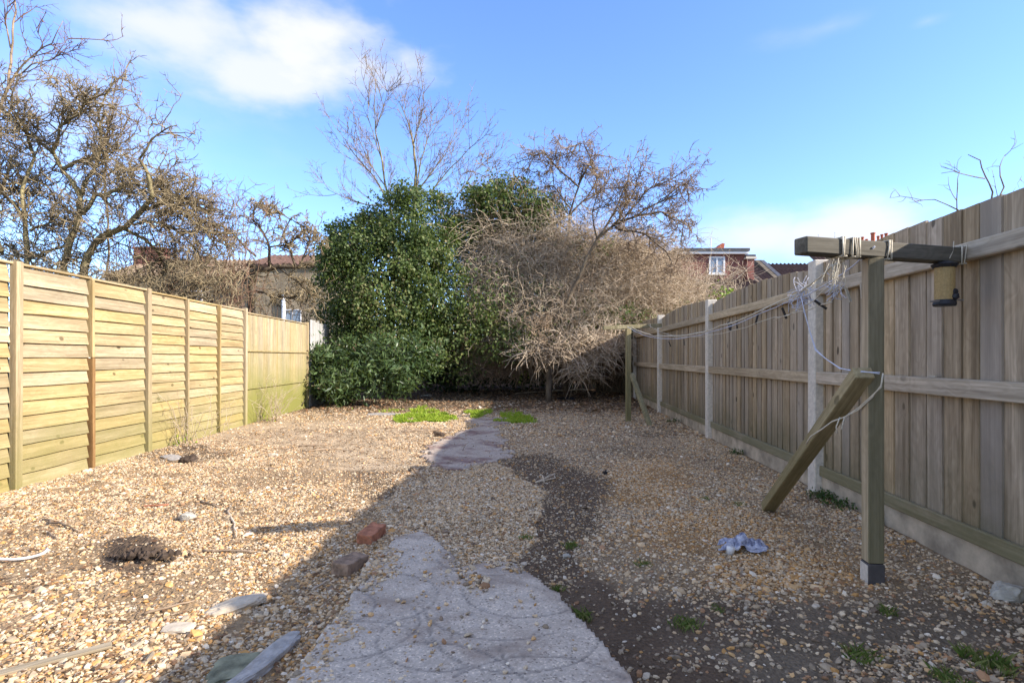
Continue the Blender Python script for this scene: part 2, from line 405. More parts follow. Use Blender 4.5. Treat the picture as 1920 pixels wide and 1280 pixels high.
def zones(x, y):
    x = np.asarray(x, float); y = np.asarray(y, float)
    yy = np.maximum(y, 1.2)
    px = 960+F*x/yy; py = HY+CH*F/yy
    w = (fbm(x*1.7, y*1.7, 1.5, 5)-.5)
    w2 = (fbm(x*5, y*5, 7.5, 4)-.5)
    k = 1/yy*2.5
    qx = px+w*170*k+w2*40*k; qy = py+w2*30*k
    cover = np.full(px.shape, .92); orange = np.full(px.shape, .25); dark = np.full(px.shape, .15)
    # left side: warm cream gravel with soil showing through
    left = sstep(qx, 800, 640)
    cover = np.where(left > .5, .80, cover)
    orange += left*.30*sstep(py, 820, 980)
    patches = np.maximum(sstep(fbm(x*1.1+3, y*1.1, 3.3, 5), .50, .60), sstep(fbm(x*4.2+1, y*4.2, 6.3, 4), .56, .66))
    cover -= left*patches*.62
    # sandy flat ground, far left
    sand = sstep(ell(qx, qy, 600, 815, 260, 28), 1.1, .7)+sstep(ell(qx, qy, 700, 860, 120, 26), 1.1, .7)
    sand = np.clip(sand, 0, 1); cover = cover*(1-.75*sand)
    # cream oval of gravel between the slabs
    oval = sstep(ell(qx, qy, 870, 955, 150, 92), 1.08, .94)
    # right gravel
    right = sstep(qx, 1000, 1130)
    br = sstep(ell(qx, qy, 1080, 820, 200, 70), 1.2, .8)
    dark = dark+br*.45+.2*right+sstep(py, 1060, 1160)*right*.6
    og = np.maximum.reduce([sstep(ell(qx, qy, 1210, 905, 100, 55), 1.3, .5), sstep(ell(qx, qy, 1330, 1000, 170, 55), 1.3, .4), sstep(ell(qx, qy, 1470, 1075, 230, 60), 1.2, .3)])
    orange = orange+og*.8; dark = dark*(1-og*.8)
    cover = cover-right*sstep(fbm(x*2+9, y*2, 1.2, 5), .44, .62)*.55-right*sstep(py, 1080, 1200)*.22
    # bare dark soil strip that winds beside the path
    sb = band(qx, qy, [(1000, 872, 60, 22), (1085, 915, 70, 28), (1060, 975, 75, 36), (1000, 1040, 80, 30), (1060, 1110, 90, 36), (1150, 1190, 95, 45), (1230, 1290, 120, 60)])
    soil = sstep(sb+(fbm(x*9, y*9, 2.7, 3)-.5)*.5, 1.35, .55)
    soil = np.maximum(soil, sstep(ell(qx, qy, 720, 905, 75, 42), 1.2, .7)*.65)
    soil = np.maximum(soil, sstep(ell(qx, qy, 800, 880, 90, 18), 1.2, .7)*.8)
    soil = np.maximum(soil, sstep(ell(qx, qy, 270, 1045, 75, 32), 1.2, .6))
    soil = np.maximum(soil, sstep(ell(qx, qy, 340, 850, 110, 20), 1.2, .6)*.7)
    soil = np.maximum(soil, sstep(ell(qx, qy, 380, 955, 130, 30), 1.2, .4)*.45)
    soil = np.maximum(soil, sstep(ell(qx, qy, 1580, 930, 90, 30), 1.2, .6)*.8)
    soil = np.maximum(soil, sstep(ell(qx, qy, 1250, 1165, 260, 60), 1.2, .5)*.6)
    soil = np.where(oval > .5, 0, soil)
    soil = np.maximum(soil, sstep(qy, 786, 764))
    cover = np.where(oval > .5, 1.0, cover); orange = orange*(1-.6*oval); dark = dark*(1-.7*oval)
    cover = cover*(1-soil*.74)
    cover = cover*(1-.975*(inpoly(x+w2*.10, y+w2*.10, PATH)))
    spill = sstep(ell(qx, qy, 900, 1075, 75, 50), 1.2, .5)*.75*((w2 > -.03) | (py < 1060))
    cover = np.maximum(cover, spill)
    edge = np.maximum(sstep(ell(qx, qy, 690, 1060, 50, 60), 1.1, .6)*.8, sstep(ell(qx, qy, 600, 1220, 55, 120), 1.2, .5)*.6)
    cover = np.maximum(cover, edge)
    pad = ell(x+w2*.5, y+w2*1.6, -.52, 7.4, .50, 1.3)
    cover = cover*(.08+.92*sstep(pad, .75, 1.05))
    return np.clip(cover, 0, 1), np.clip(orange, 0, 1), np.clip(dark, 0, 1), np.clip(soil, 0, 1), sand
def height(x, y):
    h = (fbm(x*.8, y*.8, 4.4, 4)-.5)*.05+(fbm(x*6, y*6, 2.2, 4)-.5)*.022
    px = 960+F*x/np.maximum(y, 1.2); py = HY+CH*F/np.maximum(y, 1.2)
    h = h+.05*sstep(ell(px, py, 262, 1035, 85, 28), 1.1, .2)+(fbm(x*14, y*14, 3, 3)-.5)*.06*sstep(ell(px, py, 270, 1040, 90, 32), 1.2, .5)
    h = h-.02*np.exp(-((x+.2)/1.0)**2)*sstep(y, 4.4, 3.2)
    h = h+.25*sstep(y, 15, 21)
    return h

def build_ground():
    ys = [.2]
    while ys[-1] < 24: ys.append(ys[-1]+max(.018, .0065*ys[-1]))
    ys = np.array(ys); xs = np.linspace(-6.6, 5.6, 430)
    Xg, Yg = np.meshgrid(xs, ys); x = Xg.ravel(); y = Yg.ravel()
    c, o, d, s, sa = zones(x, y); z = height(x, y)
    cream = np.array([.54, .405, .25]); org = np.array([.49, .30, .135]); dk = np.array([.19, .155, .11]); so_ = np.array([.135, .093, .06]); sand = np.array([.56, .43, .28])
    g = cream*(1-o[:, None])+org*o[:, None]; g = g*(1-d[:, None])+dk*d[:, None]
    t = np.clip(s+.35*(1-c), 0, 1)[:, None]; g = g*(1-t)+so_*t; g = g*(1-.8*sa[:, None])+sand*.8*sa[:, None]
    nx, ny = len(xs), len(ys); idx = np.arange(nx*ny).reshape(ny, nx)
    f = np.stack([idx[:-1, :-1], idx[:-1, 1:], idx[1:, 1:], idx[1:, :-1]], -1).reshape(-1, 4)
    me = np_mesh('ground', np.stack([x, y, z], 1), f, True, {'gcol': g, 'gcov': c*(1-.5*s)})
    m, nt, b = mat('garden_ground', .95, .15); q = NT(nt)
    a = q.n('ShaderNodeAttribute', attribute_name='gcol'); cv = q.n('ShaderNodeAttribute', attribute_name='gcov')
    ge = q.n('ShaderNodeNewGeometry'); P = ge.outputs['Position']
    n1 = q.noise(P, 3, 8, .7); n2 = q.noise(P, 60, 4, .6)
    vo = q.n('ShaderNodeTexVoronoi'); q.L.new(P, vo.inputs['Vector']); vo.inputs['Scale'].default_value = 62
    sc = q.n('ShaderNodeSeparateColor'); q.L.new(vo.outputs['Color'], sc.inputs[0])
    peb = q.mix(1, q.ramp(sc.outputs[0], [(0, (.45, .42, .38)), (.35, (.85, .8, .74)), (.7, (1.15, 1.1, 1.0)), (1, (1.4, 1.35, 1.25))]), q.ramp(vo.outputs['Distance'], [(.25, (1, 1, 1)), (.6, (.45, .42, .38))]), 'MULTIPLY')
    rough = q.ramp(n2, [(.3, (.7, .7, .7)), (.7, (1.25, 1.25, 1.25))])
    det = q.mix(cv.outputs['Fac'], rough, peb)
    col = q.mix(1, a.outputs['Color'], det, 'MULTIPLY')
    col = q.mix(1, col, q.ramp(n1, [(.3, (.72, .70, .67)), (.7, (1.2, 1.2, 1.2))]), 'MULTIPLY')
    q.L.new(col, b.inputs['Base Color'])
    q.bump(b, q.m('ADD', n2, q.m('MULTIPLY', vo.outputs['Distance'], -1.2)), .6, .012)
    tag(link('ground', me, m), kind='structure')
    mb = MB(); mb.box(-400, 400, -200, 900, -.6, -.12)
    tag(mb.build('terrain', plain('far_ground', (.09, .085, .05), .95, .3, .3)), kind='structure')
build_ground()

def concrete_sheet(name, poly, mt, arcs, zoff, res=.012, jag=.02):
    p = np.array(poly); x0, y0 = p.min(0)-.05; x1, y1 = p.max(0)+.05
    xs = np.arange(x0, x1, res); ys = np.arange(y0, y1, res)
    X, Y = np.meshgrid(xs, ys); w = (fbm(X*9, Y*9, 1, 4)-.5)*jag*2.4
    ins = inpoly(X+w, Y+w*.8, poly)
    gr = np.zeros_like(X)
    for (cx, cy, r, a0, a1) in arcs:
        d = np.abs(np.hypot(X-cx, Y-cy)-r+(vn(X*8, Y*8, 3)-.5)*.012); an = np.degrees(np.arctan2(Y-cy, X-cx)) % 360
        on = ((an >= a0) & (an <= a1)) if a0 < a1 else ((an >= a0) | (an <= a1))
        gr = np.maximum(gr, np.clip(1.3-d/.0065, 0, 1)*on)
    gr *= .5+.5*sstep(vn(X*5, Y*5, 8), .25, .5)
    z = height(X, Y)*0+zoff+(fbm(X*1.5, Y*1.5, 2)-.5)*.02-gr*.004+(vn(X*60, Y*60)-.5)*.0018
    idx = np.full(X.shape, -1); idx[ins] = np.arange(ins.sum())
    q = np.stack([idx[:-1, :-1], idx[:-1, 1:], idx[1:, 1:], idx[1:, :-1]], -1).reshape(-1, 4); q = q[(q >= 0).all(1)]
    V = np.stack([X[ins], Y[ins], z[ins]], 1); nv = len(V)
    # skirt so that the slab has a visible edge
    e = np.concatenate([q[:, [i, (i+1) % 4]] for i in range(4)]); key = np.sort(e, 1)
    _, inv, cnt = np.unique(key, axis=0, return_inverse=True, return_counts=True); inv = inv.ravel()
    be = e[cnt[inv] == 1]; bv = np.unique(be); mp = np.zeros(nv, int); mp[bv] = nv+np.arange(len(bv))
    low = V[bv].copy(); low[:, 2] -= .08
    sk = np.stack([be[:, 1], be[:, 0], mp[be[:, 0]], mp[be[:, 1]]], 1)
    me = np_mesh(name, np.concatenate([V, low]), np.concatenate([q, sk]), True, {'groove': np.concatenate([gr[ins], np.zeros(len(bv))])})
    tag(link(name, me, mt), kind='structure')
def conc_mat(name, c, blotch, bamt):
    m, nt, b = mat(name, .9, .25); q = NT(nt); ge = q.n('ShaderNodeNewGeometry'); P = ge.outputs['Position']
    vo = q.n('ShaderNodeTexVoronoi'); q.L.new(P, vo.inputs['Vector']); vo.inputs['Scale'].default_value = 130
    sc = q.n('ShaderNodeSeparateColor'); q.L.new(vo.outputs['Color'], sc.inputs[0])
    agg = q.ramp(sc.outputs[0], [(0, (.45, .43, .42)), (.10, (.9, .9, .9)), (.6, (1, 1, 1)), (.9, (1.15, 1.15, 1.15)), (1, (1.5, 1.5, 1.45))])
    col = q.mix(1, c, agg, 'MULTIPLY')
    n = q.noise(P, 2.2, 7, .68); col = q.mix(q.mr(n, .45, .65, 0, bamt), col, blotch)
    col = q.mix(1, col, q.ramp(q.noise(P, 9, 6, .7), [(.3, (.78, .78, .78)), (.7, (1.12, 1.12, 1.12))]), 'MULTIPLY')
    gv = q.n('ShaderNodeAttribute', attribute_name='groove'); col = q.mix(q.m('MULTIPLY', gv.outputs['Fac'], .5), col, (.07, .065, .06))
    q.L.new(col, b.inputs['Base Color']); q.bump(b, sc.outputs[0], .25, .004)
    return m
arcs = [(-.10, 3.22, .34, 200, 330), (.06, 2.72, .30, 180, 20), (-.02, 2.62, .40, 190, 300), (-.62, 2.62, .27, 300, 90), (-.70, 2.36, .30, 270, 60),
        (.02, 2.35, .36, 170, 340), (-.62, 2.08, .30, 20, 120), (-.28, 2.26, .26, 150, 300), (.30, 2.18, .34, 180, 300), (-.30, 1.9, .3, 30, 150), (-.82, 2.5, .2, 300, 60), (.1, 1.7, .4, 40, 140)]
concrete_sheet('concrete_path', PATH, conc_mat('scored_concrete', (.56, .465, .36), (.33, .245, .18), .8), arcs, .022)
th = np.linspace(0, 2*math.pi, 28, endpoint=False)
pp = [(788, 858), (800, 842), (832, 823), (862, 809), (898, 800), (872, 789), (905, 783), (955, 784), (962, 792), (930, 800), (932, 815), (948, 832), (955, 846), (962, 858), (940, 868), (900, 872), (866, 883), (815, 872)]
PADP = [G(*p)[:2] for p in pp]
concrete_sheet('concrete_pad', PADP, conc_mat('stained_concrete', (.46, .37, .29), (.23, .14, .115), .97), [], .016, .02, .16)

# ------------------------------------------------------------------ gravel (real stones)
def build_gravel():
    P = []; S = []
    for (y0, y1, rad, dens) in ((1.3, 3.0, .0066, 7600), (3.0, 5.0, .0054, 10000), (5.0, 8.0, .0056, 7800), (8.0, 12.5, .0085, 2800), (12.5, 18, .012, 500)):
        xa, xb = max(-4.9, -1.15*y1), min(3.7, 1.12*y1)
        n = int((xb-xa)*(y1-y0)*dens); x = nr.uniform(xa, xb, n); y = nr.uniform(y0, y1, n)
        c, o, d, s, sa = zones(x, y)
        keep = (nr.random(n) < c) & (x > -4.12-.0452*y) & (x < 2.24+.074*y) & (np.abs(x) < y*1.05+.5)
        x, y, o, d, s = x[keep], y[keep], o[keep], d[keep], s[keep]
        r = rad*np.exp(nr.normal(0, .42, len(x)))
        P.append(np.stack([x, y, o, d, s], 1)); S.append(r)
    P = np.concatenate(P); r = np.concatenate(S); n = len(P)
    x, y, o, d, s = P.T
    z = height(x, y); onpath = inpoly(x, y, PATH); z = np.where(onpath, .024, z)+r*.14
    pal = np.array([[.68, .53, .34], [.62, .44, .25], [.60, .37, .165], [.56, .30, .10], [.50, .385, .25], [.36, .275, .18], [.74, .63, .47], [.40, .22, .11], [.22, .155, .10]])
    base = np.array([.26, .22, .08, .03, .14, .09, .09, .04, .05])
    wo = np.array([.16, .24, .24, .18, .05, .03, .05, .04, .01]); wd = np.array([.07, .10, .05, .03, .20, .30, .04, .09, .12])
    Wt = base[None]*(1-o[:, None])+wo[None]*o[:, None]; Wt = Wt*(1-d[:, None])+wd[None]*d[:, None]; Wt /= Wt.sum(1, keepdims=True)
    ci = (nr.random(n)[:, None] > Wt.cumsum(1)).sum(1).clip(0, 8)
    col = pal[ci]*nr.uniform(.72, 1.15, (n, 1))*(1-.25*s[:, None])
    me = bpy.data.meshes.new('gravel'); me.vertices.add(n)
    me.vertices.foreach_set('co', np.stack([x, y, z], 1).astype(np.float32).ravel())
    sc = np.stack([r*nr.uniform(.9, 1.5, n), r*nr.uniform(.7, 1.1, n), r*nr.uniform(.38, .75, n)], 1).astype(np.float32)
    rt = np.stack([nr.normal(0, .35, n), nr.normal(0, .35, n), nr.uniform(0, 6.28, n)], 1).astype(np.float32)
    for nm, v in (('scl', sc), ('rot', rt)):
        a = me.attributes.new(nm, 'FLOAT_VECTOR', 'POINT'); a.data.foreach_set('vector', v.ravel())
    a = me.attributes.new('scol', 'FLOAT_COLOR', 'POINT'); a.data.foreach_set('color', np.concatenate([col, np.ones((n, 1))], 1).astype(np.float32).ravel())
    m, nt, b = mat('gravel_stone', .75, .3); q = NT(nt)
    at = q.n('ShaderNodeAttribute', attribute_name='scol', attribute_type='INSTANCER'); q.L.new(at.outputs['Color'], b.inputs['Base Color'])
    ob = link('gravel', me, m); tag(ob, kind='stuff', label='loose cream, orange and grey gravel strewn over the garden ground', cat='gravel')
    ng = bpy.data.node_groups.new('gravel_scatter', 'GeometryNodeTree')
    ng.interface.new_socket('Geometry', in_out='INPUT', socket_type='NodeSocketGeometry'); ng.interface.new_socket('Geometry', in_out='OUTPUT', socket_type='NodeSocketGeometry')
    N, L = ng.nodes, ng.links; gi = N.new('NodeGroupInput'); go = N.new('NodeGroupOutput')
    jn = N.new('GeometryNodeJoinGeometry')
    for k in range(4):
        ic = N.new('GeometryNodeMeshIcoSphere'); ic.inputs['Radius'].default_value = 1; ic.inputs['Subdivisions'].default_value = 1
        sp = N.new('GeometryNodeSetPosition'); nz = N.new('ShaderNodeTexNoise'); nz.noise_dimensions = '4D'; nz.inputs['W'].default_value = k*3.7; nz.inputs['Scale'].default_value = .9
        sb = N.new('ShaderNodeVectorMath'); sb.operation = 'SUBTRACT'; sb.inputs[1].default_value = (.5, .5, .5); L.new(nz.outputs['Color'], sb.inputs[0])
        ms = N.new('ShaderNodeVectorMath'); ms.operation = 'SCALE'; ms.inputs['Scale'].default_value = 1.5; L.new(sb.outputs[0], ms.inputs[0])
        L.new(ic.outputs['Mesh'], sp.inputs['Geometry']); L.new(ms.outputs[0], sp.inputs['Offset'])
        sm = N.new('GeometryNodeSetMaterial'); sm.inputs['Material'].default_value = m; L.new(sp.outputs[0], sm.inputs[0])
        gt = N.new('GeometryNodeGeometryToInstance'); L.new(sm.outputs[0], gt.inputs[0]); L.new(gt.outputs[0], jn.inputs[0])
    ip = N.new('GeometryNodeInstanceOnPoints'); ip.inputs['Pick Instance'].default_value = True
    L.new(gi.outputs[0], ip.inputs['Points']); L.new(jn.outputs[0], ip.inputs['Instance'])
    for nm, so_ in (('rot', 'Rotation'), ('scl', 'Scale')):
        na = N.new('GeometryNodeInputNamedAttribute'); na.data_type = 'FLOAT_VECTOR'; na.inputs['Name'].default_value = nm
        L.new(na.outputs['Attribute'], ip.inputs[so_])
    L.new(ip.outputs[0], go.inputs[0])
    md = ob.modifiers.new('scatter', 'NODES'); md.node_group = ng
    print('gravel stones', n)
build_gravel()

# ------------------------------------------------------------------ left fence
def build_left_fence():
    a = math.atan2(1, -.0452); t = empty('lap_fence', (-4.15, 0, 0), 'tall yellow-tan timber fence of horizontal lapped boards on the sunlit left side', 'fence', rz=a)
    Z = [3.93, 4.86, 5.79, 6.76, 7.63, 8.53, 9.46, 12.77]; wide = {4.86, 6.76, 9.46}
    top = 1.96
    for i in range(6):
        u0, u1 = Z[i], Z[i+1]; hw0 = .038 if u0 in wide else .02; hw1 = .038 if u1 in wide else .02
        nb = 15 if i < 3 else 16; bh = (top-.02)/nb; L_ = (u1-hw1-.03)-(u0+hw0+.001)
        for k in range(nb):
            z0 = .0+k*bh
            mb = MB(); n = 6; sag = rng.uniform(-.005, .005)
            for j in range(n+1):
                x = L_*j/n; w = math.sin(j*1.3+k+i)*.0022+sag*math.sin(math.pi*j/n); e = math.sin(j*.9+k*2.1)*.0018
                for (y, z) in ((-.034+w, -.012+e+(0.0 if not (i == 1 and k == 12) else .02*j/n)), (-.022+w, -.012+e), (.006, bh+.014), (-.003, bh+.014)):
                    mb.v.append((x, y, z))
            for j in range(n):
                for q in range(4):
                    p = j*4+q; r_ = j*4+(q+1) % 4; mb.f.append([p, p+4, r_+4, r_])
            mb.f.append([0, 1, 2, 3]); mb.f.append([n*4+3, n*4+2, n*4+1, n*4])
            mb.build('board', M['lap'], t, (u0+hw0+.001, 0, z0), (rng.uniform(-.012, .012), rng.uniform(-.003, .003), 0))
        mb = MB(); mb.box(0, u1-u0-.004, -.034, .03, 0, .022); mb.build('cap_rail', M['lap'], t, (u0+.002, 0, top+rng.uniform(-.004, .004)+(.0 if i < 3 else -.02)), bevel=.003)
        # added backing closes the slot beside each post, dark for its shade
        mb = MB(); mb.box(u1-hw1-.12, u1, .035, .06, 0, top-.04); mb.build('slot_shade_fill', M['slot_shade'], t)
    for z in Z[:-1]:
        hw = .036 if z in wide else .017
        if z == 5.79:
            MB().box(-hw, hw, -.05, .01, 1.15, top-.004).build('post', M['lap_post'], t, (z, 0, 0), (0, 0, 0), bevel=.003)
            tag(MB().box(-hw-.004, hw+.002, -.055, .01, -.05, 1.145).build('post', M['lap_orange'], t, (z, 0, 0), bevel=.003), 'orange-stained lower half of the narrow upright')
        else:
            MB().box(-hw, hw, -.055, .01, -.05, top+(.03 if z in wide else -.004)).build('post', M['lap_post'], t, (z, 0, 0), (rng.uniform(-.006, .006), 0, 0), bevel=.004)
    # far bay: vertical boards with two thin rails
    t2 = empty('board_fence', (-4.15, 0, 0), 'algae-stained vertical board fence bay at the far end of the left fence', 'fence', rz=a)
    u = 9.51
    while u < 12.75:
        w = rng.uniform(.095, .115)
        MB().prism([(0, -.006), (w+.008, -.014), (w+.008, -.004), (0, .0)], 0, 1.90+rng.uniform(-.008, .006), 'z').build('board', M['far_close'], t2, (u, 0, 0), (0, 0, 0)); u += w
    for (z, h) in ((1.25, .03), (.60, .03)):
        MB().box(9.5, 12.75, -.045, -.017, z, z+h).build('rail', M['far_close'], t2, bevel=.003)
    MB().box(9.5, 12.76, -.034, .03, 1.908, 1.93).build('cap_rail', M['lap'], t2, bevel=.003)
    MB().box(12.74, 12.82, -.04, .03, -.05, 1.96).build('post', M['lap_post'], t2, bevel=.004)
    t3 = empty('leaning_fence', (-4.15, 0, 0), 'pale grey leaning boards between the far left fence end and the laurel', 'fence', rz=a)
    u = 12.95
    for k in range(9):
        MB().prism([(0, -.01), (.15, -.02), (.15, -.006), (0, .0)], 0, 2.02+rng.uniform(-.03, .03), 'z').build('board', M['greyboard'], t3, (u, 0, 0), (0, R(3+rng.uniform(-1, 1)), 0)); u += .165
    MB().box(12.9, 14.6, -.06, -.025, .5, .58).build('rail', M['greyboard'], t3)
build_left_fence()

# ------------------------------------------------------------------ right fence
RP = [-1.7, 1.5, 4.75, 8.0, 11.73, 15.3, 17.2]
def build_right_fence():
    a = math.atan2(1, .074); t = empty('close_board_fence', (2.29, 0, 0), 'weathered grey-brown bow-topped vertical board fence along the shaded right side', 'fence', rz=a)
    par = {0: (1.95, .03), 1: (1.945, .035), 2: (1.905, .085), 3: (1.965, .09), 4: (1.97, .09), 5: (1.97, .05)}
    for i in range(6):
        u0, u1 = RP[i]+.02, RP[i+1]-.02; u = u0
        while u < u1-.03:
            w = min(rng.uniform(.125, .165) if i < 3 else rng.uniform(.115, .13), u1-u)
            tt = (u+w/2-u0)/(u1-u0); b0, am = par[i]; 
            h = lambda s: b0+am*math.sin(math.pi*min(max(s, 0), 1))**.8
            z0 = .157; hl, hr = h((u-u0)/(u1-u0)), h((u+w-u0)/(u1-u0)); dz = rng.uniform(-.008, .008)
            mb = MB(); y = [(.004, .013), (-.003, .004)]       # thick edge laps over the thin edge
            bow = rng.uniform(-.003, .003)
            for k, (z_l, z_r) in enumerate(((0, 0), (.9, .9), (hl-z0+dz, hr-z0+dz))):
                bb = bow if k == 1 else 0
                mb.v += [(0, -.005, z_l), (w+.012, -.003, z_r), (w+.012, .003+bb, z_r), (0, .014+bb, z_l)]
            for k in range(2):
                for q in range(4):
                    p = k*4+q; r_ = k*4+(q+1) % 4; mb.f.append([p, r_, r_+4, p+4])
            mb.f += [[3, 2, 1, 0], [8, 9, 10, 11]]
            mb.build('board', M['close'], t, (u, 0, z0), (rng.uniform(-.002, .002), 0, 0)); u += w
        for (z, h_, d) in ((1.675, .095, .055), (.925, .10, .058), (.155, .085, .03)):
            MB().box(0, u1-u0, 0, d, 0, h_).build('rail', M['rail'], t, (u0, .0145, z+rng.uniform(-.006, .006)), (rng.uniform(-.03, .03) if h_ > .09 else 0, 0, 0), bevel=.006)
        MB().box(0, u1-u0, -.03, .025, -.1, .153).build('gravel_board', M['conc_board'], t, (u0, 0, 0), bevel=.006)
    for k, u in enumerate(RP[:-1]):
        hp = [2, 2.0, 1.975, 1.975, 2.04, 2.04][k]
        MB().box(-.065, .065, -.05, .085, -.1, hp).build('post', M['conc_post'], t, (u, 0, 0), (rng.uniform(-.004, .004), rng.uniform(-.004, .006), 0), bevel=.008)
build_right_fence()
w_ = MB().box(1.1, 1.16, 0, .013, 0, .008); 
tag(MB().box(-.03, .03, -.006, .006, 0, .010).build('clothes_peg', M['peg_pale'], None, (2.29+.074*3.28-.045, 3.28, 1.034), (0, 0, 1.50)), 'pale wooden peg lying on top of the middle rail of the right fence', 'clothes peg')

# ------------------------------------------------------------------ clothes poles
def beam_mesh(L_, a, b, cx=.0):
    return MB().box(-L_/2, L_/2, -a/2, a/2, -b/2, b/2)
def build_poles():
    X, Y = 1.86, 2.86
    t = empty('clothes_pole', (X, Y, 0), 'nearer T-shaped timber clothes pole with rope-tied crossbeam by the right fence', 'clothes pole')
    r = R(-7)
    po = MB().box(-.038, .038, -.038, .038, .10, 1.66).build('post', M['pole_lit'], t, rot=(0, 0, r), bevel=.004)
    po.data.materials.append(M['pole_shaded'])
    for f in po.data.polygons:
        if f.normal.y < -.6: f.material_index = 1  # camera-facing side takes the darker wood in place of its shade
    MB().box(-.040, .040, -.040, .040, -.12, .097).build('socket', M['darkmetal'], t, rot=(0, 0, r), bevel=.003)
    MB().box(-.0435, -.0405, -.037, .037, -.1, .09).build('pale_patch', M['conc_post'], t, rot=(0, 0, r))
    p0 = Vector(W(1500, 464, 2.74)); p1 = Vector(W(1792, 476, 3.02)); d = p1-p0
    o = beam_mesh(d.length, .085, .082).build('crossbeam', M['beam'], t, bevel=.006)
    o.location = (p0+p1)/2-Vector((X, Y, 0)); o.location.z = 1.66+.041
    o.rotation_euler = (0, 0, math.atan2(d.y, d.x))
    # loose brace leaning on the post
    a = Vector((1.775, 2.80, 1.075)); b = Vector((*G(1440, 958)[:2], .03)); d = b-a
    o = MB().box(0, d.length, -.047, .047, -.032, .032).build('loose_brace', M['brace'], None, tuple(a), bevel=.004)
    o.rotation_euler = d.to_track_quat('X', 'Z').to_euler()
    tag(o, 'square greenish timber brace leaning loose against the nearer clothes pole', 'timber')
    X2, Y2 = W(1178, 0, 9.97)[0], 9.97
    t2 = empty('clothes_pole', (X2, Y2, 0), 'far T-shaped timber clothes pole beside the end of the right fence', 'clothes pole')
    MB().box(-.042, .042, -.042, .042, -.1, 1.67).build('post', M['pole'], t2, rot=(0, 0, R(5)), bevel=.004)
    MB().box(-.47, .62, -.04, .04, -.035, .035).build('crossbeam', M['pole'], t2, (0, 0, 1.70), (0, R(-3), R(8)), bevel=.004)
    q0 = Vector((.05, -.02, .86)); q1 = Vector((.26, -.55, -.02)); d = q1-q0
    MB().box(0, d.length, -.035, .035, -.035, .035).build('brace', M['pole'], t2, tuple(q0), d.to_track_quat('X', 'Z').to_euler(), bevel=.004)
build_poles()

